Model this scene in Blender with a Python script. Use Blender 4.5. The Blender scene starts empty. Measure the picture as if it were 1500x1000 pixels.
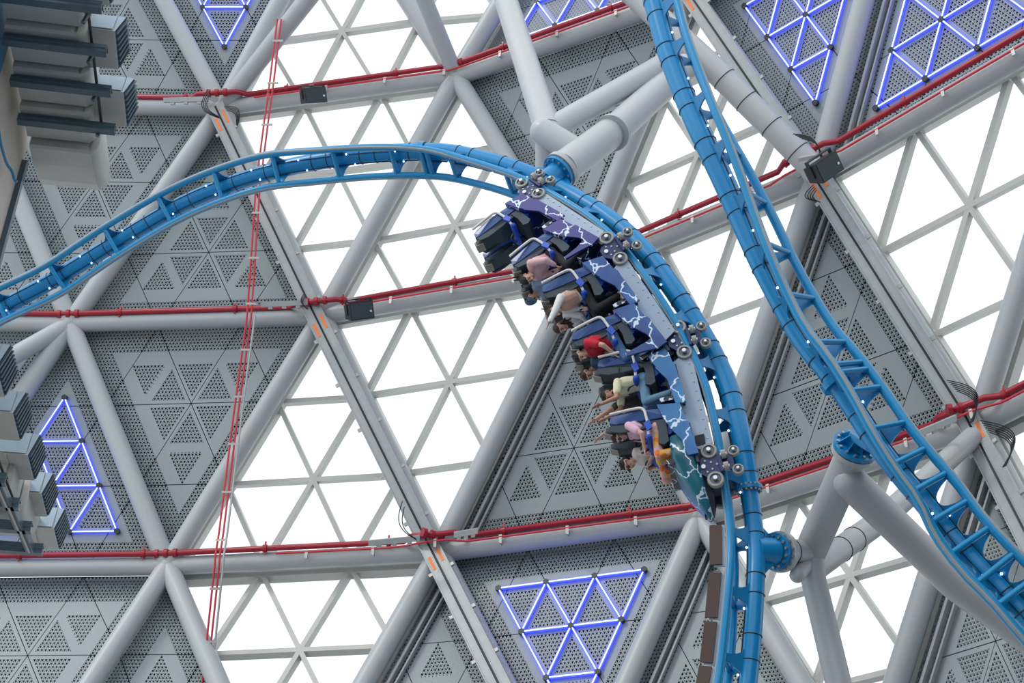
import bpy, bmesh, math, random
import numpy as np
from mathutils import Vector, Matrix

random.seed(4)
D = bpy.data
C = bpy.context.scene.collection
scene = bpy.context.scene

# ------------------------------------------------------------------ camera, sky, sun, exposure
F = 2000.0
PITCH = math.radians(35.0)
CAM = Vector((0, 0, 2.0))
cd = D.cameras.new('camera'); cam = D.objects.new('camera', cd); C.objects.link(cam)
cam.location = CAM; cam.rotation_euler = (math.pi/2 + PITCH, 0, 0)
cd.sensor_width = 36.0; cd.lens = F/1500*36.0; cd.clip_end = 500
scene.camera = cam

wd = D.worlds.new('overcast_sky'); scene.world = wd; wd.use_nodes = True
wn = wd.node_tree.nodes; wl = wd.node_tree.links
wn.clear()
bg = wn.new('ShaderNodeBackground'); wo = wn.new('ShaderNodeOutputWorld')
bg.inputs['Color'].default_value = (0.925, 0.97, 1.0, 1); bg.inputs['Strength'].default_value = 1.25
wl.new(bg.outputs[0], wo.inputs[0])

sd = D.lights.new('sun', 'SUN'); sun = D.objects.new('sun', sd); C.objects.link(sun)
sd.energy = 0.9; sd.angle = math.radians(12); sd.color = (1.0, 0.96, 0.9)
SUN_DIR = Vector((0.62, 0.52, -0.75))
sun.rotation_euler = SUN_DIR.to_track_quat('-Z', 'Y').to_euler(); sun.location = (-30, -20, 60)

vs = scene.view_settings
vs.view_transform = 'Standard'; vs.look = 'None'; vs.gamma = 1.0; vs.use_curve_mapping = False
vs.exposure = 0.14

RIGHT = Vector((1, 0, 0)); UPV = Vector((0, -math.sin(PITCH), math.cos(PITCH))); FWD = Vector((0, math.cos(PITCH), math.sin(PITCH)))
Z = Vector((0, 0, 1))
def P(px, py, d):
    return CAM + RIGHT*((px-750)/F*d) + UPV*((500-py)/F*d) + FWD*d
def depth_at_height(py, h):
    return h/(math.sin(PITCH) + (500-py)/F*math.cos(PITCH))
def PH(px, py, h):
    return P(px, py, depth_at_height(py, h))
def proj(v):
    r = v-CAM; d = r.dot(FWD)
    return (750+F*r.dot(RIGHT)/d, 500-F*r.dot(UPV)/d, d)

# ------------------------------------------------------------------ materials
def mat(name, col, rough=0.5, metal=0.0, emit=None, estr=0.0, coat=0.0, noise=0.0, nscale=3.0, bump=0.0, spec=0.5):
    m = D.materials.new(name); m.use_nodes = True
    nt = m.node_tree; b = nt.nodes['Principled BSDF']
    b.inputs['Base Color'].default_value = (*col, 1); b.inputs['Roughness'].default_value = rough
    b.inputs['Metallic'].default_value = metal
    b.inputs['Specular IOR Level'].default_value = spec
    if coat: b.inputs['Coat Weight'].default_value = coat; b.inputs['Coat Roughness'].default_value = 0.12
    if emit: b.inputs['Emission Color'].default_value = (*emit, 1); b.inputs['Emission Strength'].default_value = estr
    if noise or bump:
        tc = nt.nodes.new('ShaderNodeTexCoord'); nz = nt.nodes.new('ShaderNodeTexNoise')
        nz.inputs['Scale'].default_value = nscale; nz.inputs['Detail'].default_value = 5
        nt.links.new(tc.outputs['Object'], nz.inputs['Vector'])
        if noise:
            mx = nt.nodes.new('ShaderNodeMix'); mx.data_type = 'RGBA'
            mx.inputs['A'].default_value = (*[c*(1-noise) for c in col], 1)
            mx.inputs['B'].default_value = (*[min(1, c*(1+noise)) for c in col], 1)
            nt.links.new(nz.outputs['Fac'], mx.inputs['Factor']); nt.links.new(mx.outputs['Result'], b.inputs['Base Color'])
        if bump:
            bp = nt.nodes.new('ShaderNodeBump'); bp.inputs['Strength'].default_value = bump; bp.inputs['Distance'].default_value = 0.03
            nt.links.new(nz.outputs['Fac'], bp.inputs['Height']); nt.links.new(bp.outputs['Normal'], b.inputs['Normal'])
    return m

M = {}
M['tube'] = mat('painted_steel_grey', (0.415, 0.445, 0.47), 0.42, noise=0.05, nscale=0.8)
M['strut'] = mat('painted_strut_grey', (0.43, 0.455, 0.475), 0.38, noise=0.05, nscale=0.9)
M['mullion'] = mat('mullion_grey', (0.52, 0.52, 0.50), 0.4)  # base colour raised to carry the glare of the panes
M['backing'] = mat('dark_acoustic_backing', (0.02, 0.022, 0.026), 0.9)
M['galv'] = mat('galvanised_steel', (0.37, 0.40, 0.42), 0.5, 0.15, noise=0.12, nscale=6)
M['groove'] = mat('dark_groove', (0.06, 0.065, 0.07), 0.6)
M['orange'] = mat('orange_sticker', (0.85, 0.22, 0.06), 0.6)
M['red'] = mat('red_pipe_paint', (0.33, 0.010, 0.028), 0.35)
M['red_thin'] = mat('red_conduit_paint', (0.55, 0.03, 0.05), 0.4)
M['clip'] = mat('clip_grey', (0.42, 0.42, 0.42), 0.5, 0.4)
M['black'] = mat('black_box_paint', (0.018, 0.026, 0.034), 0.45)
M['grille'] = mat('speaker_grille', (0.03, 0.05, 0.06), 0.6, noise=0.3, nscale=60)
M['cable'] = mat('black_cable', (0.015, 0.017, 0.02), 0.5)
M['white'] = mat('white_plastic', (0.8, 0.8, 0.8), 0.4)
M['led_core'] = mat('led_core', (0.8, 0.85, 1), 0.4, emit=(0.55, 0.65, 1.0), estr=1.35)
M['led_side'] = mat('led_blue_diffuser', (0.05, 0.08, 0.6), 0.4, emit=(0.03, 0.05, 1.0), estr=2.2)
M['track'] = mat('track_blue', (0.002, 0.225, 0.52), 0.3, coat=0.15, spec=0.4, noise=0.06, nscale=1.5)
M['rail'] = mat('rail_blue', (0.005, 0.24, 0.52), 0.3, coat=0.15, spec=0.4)
M['gusset'] = mat('gusset_blue', (0.004, 0.185, 0.43), 0.35)
M['railtop'] = mat('rail_worn_grey', (0.26, 0.30, 0.33), 0.5, 0.0)
M['bulb'] = mat('lit_bulb', (0.5, 0.6, 1), 0.3, emit=(0.55, 0.72, 1.0), estr=3.0)
M['bolt'] = mat('bolt_steel', (0.35, 0.36, 0.36), 0.4, 0.7)
M['brown'] = mat('brown_plate', (0.075, 0.045, 0.04), 0.7, noise=0.1, nscale=4)
M['plaster'] = mat('plaster_beige', (0.50, 0.505, 0.49), 0.85, noise=0.12, nscale=2.5, bump=0.5)
M['paleblue'] = mat('pale_blue_tone', (0.42, 0.53, 0.64), 0.6, noise=0.08, nscale=5)  # bluish light on the air unit fronts is put into this colour
M['channel'] = mat('blue_grey_channel', (0.07, 0.115, 0.15), 0.35, 0.2, noise=0.15, nscale=8)
M['cream'] = mat('cream_wall', (0.62, 0.58, 0.52), 0.8)
M['deepblue'] = mat('deep_blue_paint', (0.03, 0.22, 0.42), 0.5)
M['concrete'] = mat('floor_concrete', (0.29, 0.295, 0.30), 0.7, noise=0.1)
M['wheel'] = mat('wheel_tyre_grey', (0.33, 0.33, 0.31), 0.6)
M['wheelhub'] = mat('wheel_hub_dark', (0.10, 0.12, 0.15), 0.4, 0.5)
M['hubcap'] = mat('hub_cap_steel', (0.7, 0.72, 0.75), 0.3, 0.5)
M['navy'] = mat('navy_bogie', (0.012, 0.03, 0.13), 0.35)
M['chassis'] = mat('chassis_dark', (0.012, 0.018, 0.04), 0.5)
M['lavender'] = mat('underside_plate_lavender', (0.33, 0.42, 0.55), 0.45)
M['seatblue'] = mat('seat_shell_blue', (0.02, 0.075, 0.26), 0.35, coat=0.2)
M['brightblue'] = mat('restraint_blue', (0.008, 0.07, 0.48), 0.4)
M['cushion'] = mat('cushion_dark_teal', (0.025, 0.045, 0.065), 0.6)
M['padgrey'] = mat('headrest_tip_grey', (0.26, 0.25, 0.23), 0.7)
M['lapbar'] = mat('lap_bar_white', (0.66, 0.66, 0.65), 0.35)

def lightning(name, cA, cB, scale=1.9):
    m = D.materials.new(name); m.use_nodes = True
    nt = m.node_tree; N = nt.nodes; Lk = nt.links; b = N['Principled BSDF']
    b.inputs['Roughness'].default_value = 0.3
    tc = N.new('ShaderNodeTexCoord')
    nz = N.new('ShaderNodeTexNoise'); nz.inputs['Scale'].default_value = 6; nz.inputs['Detail'].default_value = 2.5
    Lk.new(tc.outputs['Object'], nz.inputs['Vector'])
    sc = N.new('ShaderNodeVectorMath'); sc.operation = 'SCALE'; sc.inputs['Scale'].default_value = 0.24
    Lk.new(nz.outputs['Color'], sc.inputs[0])
    ad = N.new('ShaderNodeVectorMath'); ad.operation = 'ADD'
    Lk.new(tc.outputs['Object'], ad.inputs[0]); Lk.new(sc.outputs[0], ad.inputs[1])
    vo = N.new('ShaderNodeTexVoronoi'); vo.feature = 'DISTANCE_TO_EDGE'; vo.inputs['Scale'].default_value = scale
    Lk.new(ad.outputs[0], vo.inputs['Vector'])
    lt = N.new('ShaderNodeMath'); lt.operation = 'LESS_THAN'; lt.inputs[1].default_value = 0.020
    Lk.new(vo.outputs['Distance'], lt.inputs[0])
    n2 = N.new('ShaderNodeTexNoise'); n2.inputs['Scale'].default_value = 1.6
    Lk.new(tc.outputs['Object'], n2.inputs['Vector'])
    rp = N.new('ShaderNodeMapRange'); rp.inputs['From Min'].default_value = 0.38; rp.inputs['From Max'].default_value = 0.62
    Lk.new(n2.outputs['Fac'], rp.inputs['Value'])
    m1 = N.new('ShaderNodeMix'); m1.data_type = 'RGBA'
    m1.inputs['A'].default_value = (*cA, 1); m1.inputs['B'].default_value = (*cB, 1)
    Lk.new(rp.outputs['Result'], m1.inputs['Factor'])
    m2 = N.new('ShaderNodeMix'); m2.data_type = 'RGBA'; m2.inputs['B'].default_value = (0.62, 0.74, 0.88, 1)
    Lk.new(lt.outputs[0], m2.inputs['Factor']); Lk.new(m1.outputs['Result'], m2.inputs['A'])
    Lk.new(m2.outputs['Result'], b.inputs['Base Color'])
    return m
M['bolt_purple'] = lightning('lightning_purple_blue', (0.022, 0.03, 0.20), (0.045, 0.035, 0.23))
M['bolt_blue'] = lightning('lightning_blue', (0.015, 0.055, 0.23), (0.03, 0.12, 0.36))
M['bolt_sky'] = lightning('lightning_sky_blue', (0.015, 0.12, 0.36), (0.03, 0.20, 0.45))
M['bolt_teal'] = lightning('lightning_teal', (0.005, 0.09, 0.14), (0.01, 0.15, 0.22))
M['bolt_dark'] = lightning('lightning_on_black', (0.008, 0.010, 0.03), (0.012, 0.02, 0.06), 3.5)

# perforated cladding: holes laid out in the barycentric coordinates (UV) of each big triangle; they are real see-through
# holes in front of the dark backing sheet
def perforated(name, col):
    m = D.materials.new(name); m.use_nodes = True
    nt = m.node_tree; N = nt.nodes; Lk = nt.links; b = N['Principled BSDF']; out = N['Material Output']
    b.inputs['Base Color'].default_value = (*col, 1); b.inputs['Roughness'].default_value = 0.45
    def mth(op, a, c=None, d=None):
        n = N.new('ShaderNodeMath'); n.operation = op
        for i, v in enumerate((a, c, d)):
            if v is None: continue
            if isinstance(v, (int, float)): n.inputs[i].default_value = v
            else: Lk.new(v, n.inputs[i])
        return n.outputs[0]
    uv = N.new('ShaderNodeUVMap'); uv.uv_map = 'bary'
    sp = N.new('ShaderNodeSeparateXYZ'); Lk.new(uv.outputs[0], sp.inputs[0])
    b1, b2 = sp.outputs[0], sp.outputs[1]
    b3 = mth('SUBTRACT', mth('SUBTRACT', 1.0, b1), b2)
    NN = 72.0; S = 0.55
    fl, fr = [], []
    for x in (b1, b2, b3):
        s = mth('MULTIPLY', x, NN); f = mth('FLOOR', s); fl.append(f); fr.append(mth('SUBTRACT', s, f))
    tot = mth('ADD', mth('ADD', fr[0], fr[1]), fr[2])
    down = mth('GREATER_THAN', tot, 1.5)
    third = mth('ADD', mth('MULTIPLY', down, 1/3.0), 1/3.0)
    mn = mth('MINIMUM', mth('MINIMUM', fr[0], fr[1]), fr[2])
    mx = mth('MAXIMUM', mth('MAXIMUM', fr[0], fr[1]), fr[2])
    up_hole = mth('MULTIPLY', mth('SUBTRACT', 1.0, down), mth('GREATER_THAN', mn, 0.06))
    dn_hole = mth('MULTIPLY', down, mth('LESS_THAN', mx, 1-0.18))
    hole = mth('MAXIMUM', up_hole, dn_hole)
    cs = []
    for f in fl:
        bb = mth('DIVIDE', mth('ADD', f, third), NN)
        cs.append(mth('ADD', mth('DIVIDE', mth('SUBTRACT', bb, 1/3.0), S), 1/3.0))
    cmin = mth('MINIMUM', mth('MINIMUM', cs[0], cs[1]), cs[2])
    outer = mth('LESS_THAN', cmin, -0.075)
    fr3 = []
    for c in cs:
        s = mth('MULTIPLY', c, 3.0); fr3.append(mth('SUBTRACT', s, mth('FLOOR', s)))
    t3 = mth('ADD', mth('ADD', fr3[0], fr3[1]), fr3[2]); d3 = mth('GREATER_THAN', t3, 1.5)
    mn3 = mth('MINIMUM', mth('MINIMUM', fr3[0], fr3[1]), fr3[2])
    mx3 = mth('MAXIMUM', mth('MAXIMUM', fr3[0], fr3[1]), fr3[2])
    u3 = mth('MULTIPLY', mth('SUBTRACT', 1.0, d3), mth('GREATER_THAN', mn3, 0.10))
    v3 = mth('MULTIPLY', d3, mth('LESS_THAN', mx3, 0.90))
    inner = mth('MULTIPLY', mth('GREATER_THAN', cmin, 0.0), mth('MAXIMUM', u3, v3))
    hole = mth('MULTIPLY', hole, mth('MAXIMUM', outer, inner))
    tr = N.new('ShaderNodeBsdfTransparent'); ms = N.new('ShaderNodeMixShader')
    Lk.new(hole, ms.inputs[0]); Lk.new(b.outputs[0], ms.inputs[1]); Lk.new(tr.outputs[0], ms.inputs[2])
    Lk.new(ms.outputs[0], out.inputs[0])
    return m
M['perf'] = perforated('perforated_aluminium', (0.29, 0.34, 0.36))

gm = D.materials.new('window_glass'); gm.use_nodes = True
_n = gm.node_tree.nodes; _l = gm.node_tree.links; _n.clear()
_t = _n.new('ShaderNodeBsdfTransparent'); _t.inputs[0].default_value = (0.97, 0.985, 0.985, 1)
_g = _n.new('ShaderNodeBsdfGlossy'); _g.inputs['Roughness'].default_value = 0.02
_f = _n.new('ShaderNodeFresnel'); _f.inputs['IOR'].default_value = 1.45
_m = _n.new('ShaderNodeMixShader'); _o = _n.new('ShaderNodeOutputMaterial')
_ge = _n.new('ShaderNodeNewGeometry'); _ma = _n.new('ShaderNodeMath'); _ma.operation = 'SUBTRACT'; _ma.inputs[0].default_value = 1.0
_mb = _n.new('ShaderNodeMath'); _mb.operation = 'MULTIPLY'                      # reflect on the entry face only, no total reflection inside the thin pane
_l.new(_ge.outputs['Backfacing'], _ma.inputs[1]); _l.new(_ma.outputs[0], _mb.inputs[0]); _l.new(_f.outputs[0], _mb.inputs[1])
_l.new(_mb.outputs[0], _m.inputs[0]); _l.new(_t.outputs[0], _m.inputs[1]); _l.new(_g.outputs[0], _m.inputs[2]); _l.new(_m.outputs[0], _o.inputs[0])
M['glass'] = gm

# ------------------------------------------------------------------ mesh helpers
class MB:
    def __init__(s): s.v = []; s.f = []; s.sm = []
    def add(s, vs, fs, smooth=False):
        o = len(s.v); s.v += [tuple(v) for v in vs]; s.f += [tuple(i+o for i in f) for f in fs]; s.sm += [smooth]*len(fs)
    def box(s, c, X, Y, Zv):
        """box centred at c with half-axis vectors X, Y, Zv"""
        c = Vector(c); pts = [c+X*a+Y*b+Zv*d for a in (-1, 1) for b in (-1, 1) for d in (-1, 1)]
        s.add(pts, [(0, 1, 3, 2), (4, 6, 7, 5), (0, 4, 5, 1), (2, 3, 7, 6), (0, 2, 6, 4), (1, 5, 7, 3)])
    def tube(s, pts, r, n=12, cap=True, closed=False, dome=False):
        pts = [Vector(p) for p in pts]; k = len(pts)
        rs = list(r) if hasattr(r, '__len__') else [r]*k
        ts = []
        for i in range(k):
            a = pts[i-1] if (i > 0 or closed) else pts[i]; b = pts[(i+1) % k] if (i < k-1 or closed) else pts[i]
            ts.append((b-a).normalized())
        ref = Vector((0, 0, 1)) if abs(ts[0].z) < 0.9 else Vector((1, 0, 0))
        u = (ref - ts[0]*ref.dot(ts[0])).normalized(); rings = []
        if dome:
            def dm(p, t, rr, sgn):
                return [(p + t*sgn*rr*math.sin(a), rr*math.cos(a)) for a in (0.35, 0.7, 1.05, 1.35)]
            st = dm(pts[0], ts[0], rs[0], -1)[::-1]; en = dm(pts[-1], ts[-1], rs[-1], 1)
            pts = [p for p, _ in st] + pts + [p for p, _ in en]; rs = [q for _, q in st] + rs + [q for _, q in en]
            ts = [ts[0]]*4 + ts + [ts[-1]]*4; k = len(pts)
        for i in range(k):
            u = (u - ts[i]*u.dot(ts[i])).normalized(); w = ts[i].cross(u)
            rings.append([pts[i] + (u*math.cos(2*math.pi*j/n) + w*math.sin(2*math.pi*j/n))*rs[i] for j in range(n)])
        vs = [p for ring in rings for p in ring]; fs = []
        for i in range(k if closed else k-1):
            a = i*n; b = ((i+1) % k)*n
            for j in range(n): fs.append((a+j, a+(j+1) % n, b+(j+1) % n, b+j))
        s.add(vs, fs, True)
        if cap and not closed:
            s.add(rings[0][::-1], [tuple(range(n))]); s.add(rings[-1], [tuple(range(n))])
    def cyl(s, a, b, r, n=12): s.tube([a, b], r, n)
    def prism(s, poly, off):
        """closed polygon (list of Vectors) extruded by off"""
        n = len(poly); a = [Vector(p) for p in poly]; b = [p+off for p in a]
        s.add(a+b, [tuple(range(n))[::-1], tuple(range(n, 2*n))] + [(i, (i+1) % n, n+(i+1) % n, n+i) for i in range(n)])
    def sphere(s, c, r, n=10, m=6, sc=(1, 1, 1)):
        c = Vector(c); vs = [c+Vector((0, 0, r*sc[2]))]; fs = []
        for i in range(1, m):
            t = math.pi*i/m
            for j in range(n):
                p = 2*math.pi*j/n; vs.append(c+Vector((r*sc[0]*math.sin(t)*math.cos(p), r*sc[1]*math.sin(t)*math.sin(p), r*sc[2]*math.cos(t))))
        vs.append(c-Vector((0, 0, r*sc[2])))
        for j in range(n): fs.append((0, 1+j, 1+(j+1) % n))
        for i in range(m-2):
            for j in range(n): a = 1+i*n; fs.append((a+j, a+n+j, a+n+(j+1) % n, a+(j+1) % n))
        e = len(vs)-1; a = 1+(m-2)*n
        for j in range(n): fs.append((a+j, e, a+(j+1) % n))
        s.add(vs, fs, True)
    def mesh(s, name, m=None):
        me = D.meshes.new(name); me.from_pydata(s.v, [], s.f)
        me.polygons.foreach_set('use_smooth', s.sm)
        if m: me.materials.append(m)
        me.update(); return me
    def build(s, name, m, parent=None, at=None):
        """one mesh object; `at` = world point that becomes its origin"""
        if at is not None:
            at = Vector(at); s.v = [tuple(Vector(v)-at) for v in s.v]
        me = s.mesh(name, m); o = D.objects.new(name, me); C.objects.link(o)
        if at is not None: o.location = at
        if parent is not None:
            o.parent = parent
            if parent.name in LOCAL: LOCAL.add(o.name)
            else: o.location = (at if at is not None else Vector((0, 0, 0))) - world_loc(parent)
        return o
LOCAL = set()   # names of things whose parts are built in the thing's own coordinates
def world_loc(o):
    v = Vector(o.location)
    while o.parent: o = o.parent; v = v + Vector(o.location)
    return v
def tag(o, label=None, cat=None, group=None, kind=None):
    if label: o['label'] = label
    if cat: o['category'] = cat
    if group: o['group'] = group
    if kind: o['kind'] = kind
    return o
def thing(name, label, cat, group=None, loc=(0, 0, 0)):
    o = D.objects.new(name, None); C.objects.link(o); o.location = loc; o.empty_display_size = 0.1
    return tag(o, label, cat, group)
def struct(name, mb, m, parent=None):
    o = mb.build(name, m, parent)
    if parent is None: o['kind'] = 'structure'
    return o
def basis(a, b):
    t = (Vector(b)-Vector(a)); L = t.length; t.normalize(); return t, L
# ------------------------------------------------------------------ nodes of the diagrid (three-dimensional joints of the leaning curved facade)
HT = {-1: 31.0, 0: 25.5, 1: 20.0, 2: 14.0, 3: 7.6}
NODE_PX = {
 'N0': (154, -157, -1), 'N1': (496, -157, -1), 'N2': (850, -190, -1), 'N3': (1180, -330, -1),
 'Y0': (-30, 152, 0), 'A': (325, 158, 0), 'B': (668, 112, 0), 'K': (1012, -8, 0), 'Q': (1320, -200, 0),
 'Y1': (-265, 470, 1), 'D': (103, 474, 1), 'E': (845, 399, 1), 'C': (472, 463, 1), 'H': (1197, 254, 1), 'O': (1622, 8, 1),
 'Y2': (-140, 833, 2), 'F': (246, 829, 2), 'G': (643, 809, 2), 'J': (1025, 757, 2), 'L': (1432, 622, 2), 'R': (1820, 425, 2),
 'M0': (-10, 1215, 3), 'M1': (412, 1214, 3), 'M2': (835, 1190, 3), 'M3': (1265, 1150, 3), 'M4': (1655, 1050, 3)}
ND = {k: PH(x, y, HT[r]) for k, (x, y, r) in NODE_PX.items()}
SOLID = [('Y0','A','D'),('A','D','C'),('B','K','E'),('K','Q','H'),('Q','H','O'),('Y1','D','Y2'),('Y0','Y1','D'),('D','Y2','F'),('D','C','F'),
         ('E','G','J'),('H','J','L'),('Y2','F','M0'),('F','M0','M1'),('G','M1','M2'),('G','J','M2'),('J','M2','M3'),('L','M3','M4'),
         ('Y0','N0','A'),('N0','A','N1'),('B','N2','K'),('K','N3','Q'),('N2','N3','K')]
GLAZED = [('N1','A','B'),('N1','N2','B'),('A','B','C'),('B','C','E'),('K','E','H'),('C','F','G'),('C','E','G'),('E','H','J'),('H','O','L'),
          ('O','L','R'),('F','G','M1'),('J','L','M3'),('L','R','M4')]
LEDP = [('N0','A','N1'),('B','N2','K'),('K','Q','H'),('Q','H','O'),('G','J','M2'),('D','Y2','F')]
def outward(t):
    a, b, c = (ND[k] for k in t); n = (b-a).cross(c-a).normalized()
    if n.dot((a+b+c)/3 - CAM) < 0: n = -n
    return n
def bary(t, b, off):
    return ND[t[0]]*b[0] + ND[t[1]]*b[1] + ND[t[2]]*b[2] + outward(t)*off
def subtris(n):
    out = []
    for i in range(n):
        for j in range(n-i):
            k = n-1-i-j
            p = lambda a, b, c: (a/n, b/n, c/n)
            out.append((p(i+1, j, k), p(i, j+1, k), p(i, j, k+1)))
            if i+j < n-1:
                k2 = n-2-i-j
                out.append((p(i+1, j+1, k2), p(i+1, j, k2+1), p(i, j+1, k2+1)))
    return out

# wall: dark backing sheet, with the perforated panels and the steel tubes as its pieces
back = MB()
for t in SOLID:
    q = [bary(t, [(x-1/3)*1.05+1/3 for x in b], 0.50) for b in ((1,0,0),(0,1,0),(0,0,1))]
    back.prism(q, outward(t)*0.04)
wall = struct('wall_far', back, M['backing'])
PANEL_OFF = 0.38
for t in SOLID:
    n = outward(t)
    for tri in subtris(3):
        cen = [sum(c[i] for c in tri)/3 for i in range(3)]
        g = 0.985
        bb = [[cen[i] + (c[i]-cen[i])*g for i in range(3)] for c in tri]
        pts = [bary(t, b, PANEL_OFF) for b in bb]; pb = [p+n*0.03 for p in pts]
        c = sum(pts, Vector())/3
        me = D.meshes.new('panel')
        me.from_pydata([tuple(p-c) for p in pts+pb], [], [(0,1,2),(5,4,3),(0,3,4,1),(1,4,5,2),(2,5,3,0)])
        uv = me.uv_layers.new(name='bary')
        for lp in me.loops:
            b = bb[lp.vertex_index % 3]; uv.data[lp.index].uv = (b[0], b[1])
        me.materials.append(M['perf']); me.update()
        o = D.objects.new('panel', me); C.objects.link(o); o.location = c; o.parent = wall

TUBE_R = 0.235
edges = set()
for t in SOLID+GLAZED:
    for a, b in ((0,1),(1,2),(0,2)): edges.add(tuple(sorted((t[a], t[b]))))
def node_between(a, b): return ND[a], ND[b]
for a, b in sorted(edges):
    r = TUBE_R
    if NODE_PX[a][2] == NODE_PX[b][2]: r = 0.215 if NODE_PX[a][0] < 500 else 0.235
    pa, pb = ND[a], ND[b]
    if NODE_PX[a][2] == -1 and NODE_PX[b][2] == -1: continue
    if NODE_PX[a][2] == 3 and NODE_PX[b][2] == 3: continue
    if (a[0] == 'Y' and b[0] == 'Y'): continue
    m = MB(); m.tube([pa, pb], r, 20, cap=True); m.build('steel_tube', M['tube'], wall)
for a, q, r in (('A', P(450, 0, 34.6), 0.23), ('B', P(622, 0, 34.0), 0.21), ('D', P(-70, 572, 32.6), 0.22)):   # second, diverging tubes
    q2 = ND[a].lerp(q, 1.5)
    m = MB(); m.tube([ND[a], q2], r, 20); m.build('steel_tube', M['tube'], wall)
for k, p in ND.items():
    if NODE_PX[k][2] in (-1, 3): continue
    m = MB(); m.sphere(p, 0.262, 16, 10); m.build('node_joint', M['tube'], wall)

# windows: every glazed triangle is a window of frame bars, mullions and panes
GO = 0.50
wi = 0
for t in GLAZED:
    wi += 1
    n = outward(t)
    a, b, c = (ND[k] for k in t); cen = (a+b+c)/3
    def bar(m, p, q, w, dpt):
        d, L = basis(p, q); s = d.cross(n).normalized()
        m.box((p+q)/2, d*(L/2), s*(w/2), n*(dpt/2))
    m = MB()
    cs = [bary(t, x, GO) for x in ((1,0,0),(0,1,0),(0,0,1))]
    for i in range(3): bar(m, cs[i], cs[(i+1)%3], 0.34, 0.30)
    w = struct('window_%d' % wi, m, M['mullion'])
    for i in range(3):
        for k in (1, 2):
            p = [0,0,0]; q = [0,0,0]
            p[i] = k/3; p[(i+1)%3] = 1-k/3; q[i] = k/3; q[(i+2)%3] = 1-k/3
            m = MB(); bar(m, bary(t, p, GO), bary(t, q, GO), 0.11, 0.24+0.004*i); m.build('mullion', M['mullion'], w)
    for tri in subtris(3):
        ce = [sum(x[i] for x in tri)/3 for i in range(3)]
        pts = [bary(t, [ce[i]+(x[i]-ce[i])*0.985 for i in range(3)], GO+0.06) for x in tri]
        m = MB(); m.prism(pts, n*0.012); m.build('pane', M['glass'], w)

# aluminium edge rails where a solid field meets the tube
def edge_rail(a, b, t, s0=0.06, s1=0.94):
    """rail along tube a-b, just inside triangle t"""
    pa, pb = ND[a], ND[b]; n = outward(t)
    third = [k for k in t if k not in (a, b)][0]
    d, L = basis(pa, pb); s = (ND[third]-pa); s = (s - d*s.dot(d)).normalized()
    p = pa+d*L*s0 + s*0.40 + n*0.22; q = pa+d*L*s1 + s*0.40 + n*0.22
    m = MB(); m.box((p+q)/2, (q-p)/2, s*0.03, n*0.08); m.box((p+q)/2+s*0.12+n*0.06, (q-p)/2, s*0.02, n*0.05)
    m.build('edge_rail', M['galv'], wall)
edge_rail('G', 'E', ('E','G','J')); edge_rail('J', 'H', ('H','J','L')); edge_rail('M3', 'L', ('L','M3','M4'))
edge_rail('O', 'L', ('H','O','L'), 0.2, 0.9) if False else None
edge_rail('H', 'Q', ('Q','H','O')); edge_rail('M1', 'G', ('G','M1','M2')); edge_rail('M2', 'J', ('J','M2','M3'))

# floor of the hall far below, and the cream side wall that carries the ducts
m = MB(); m.box((0, 10, -0.1), Vector((45, 0, 0)), Vector((0, 45, 0)), Vector((0, 0, 0.1)))
struct('floor', m, M['concrete'])
AX = Vector((0.987, 0.16, 0)).normalized(); BX = Vector((-AX.y, AX.x, 0))
corner = P(29, 255, 17.6)
m = MB(); c0 = Vector((corner.x, corner.y, 0))
m.box(c0 - AX*1.5 - BX*9 + Z*8.0, AX*1.5, BX*9, Z*8.0)
wall_left = struct('wall_left', m, M['cream'])
m = MB(); m.box(c0 + AX*0.012 - BX*2.6 + Z*8.6, AX*0.012, BX*0.75, Z*6.9); m.build('blue_band', M['deepblue'], wall_left)
# unseen dark slab, added to keep light off the lower right tubes
m = MB(); m.box((14.0, 0.0, 8.5), Vector((1.5, 0, 0)), Vector((0, 16.3, 0)), Vector((0, 0, 8.5)))
struct('shade_wall_right', m, mat('shade_wall_dark', (0.05, 0.065, 0.08), 0.8))
# ------------------------------------------------------------------ red sprinkler mains, one run along each row of tubes
def inward(k):
    """horizontal-ish direction from the facade into the hall at node k"""
    ns = [outward(t) for t in SOLID+GLAZED if k in t]
    return -(sum(ns, Vector()).normalized())
INW = {k: inward(k) for k in ND}
FZ = {'H': 1.75, 'O': 1.75, 'E': 1.35, 'K': 1.3, 'B': 1.2}
def run_pts(keys, fin, fz, first=None, last=None):
    p = [ND[k] + INW[k]*fin + Z*(fz*(FZ.get(k, 1.0) if fz > 0.1 else 1.0)) for k in keys]
    if first is not None: p[0] = p[0].lerp(p[1], first)
    if last is not None: p[-1] = p[-1].lerp(p[-2], last)
    return p
def sample(pts, s):
    for i in range(len(pts)-1):
        L = (pts[i+1]-pts[i]).length
        if s <= L or i == len(pts)-2: return pts[i].lerp(pts[i+1], s/L), (pts[i+1]-pts[i]).normalized()
        s -= L
def total(pts): return sum((pts[i+1]-pts[i]).length for i in range(len(pts)-1))
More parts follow.
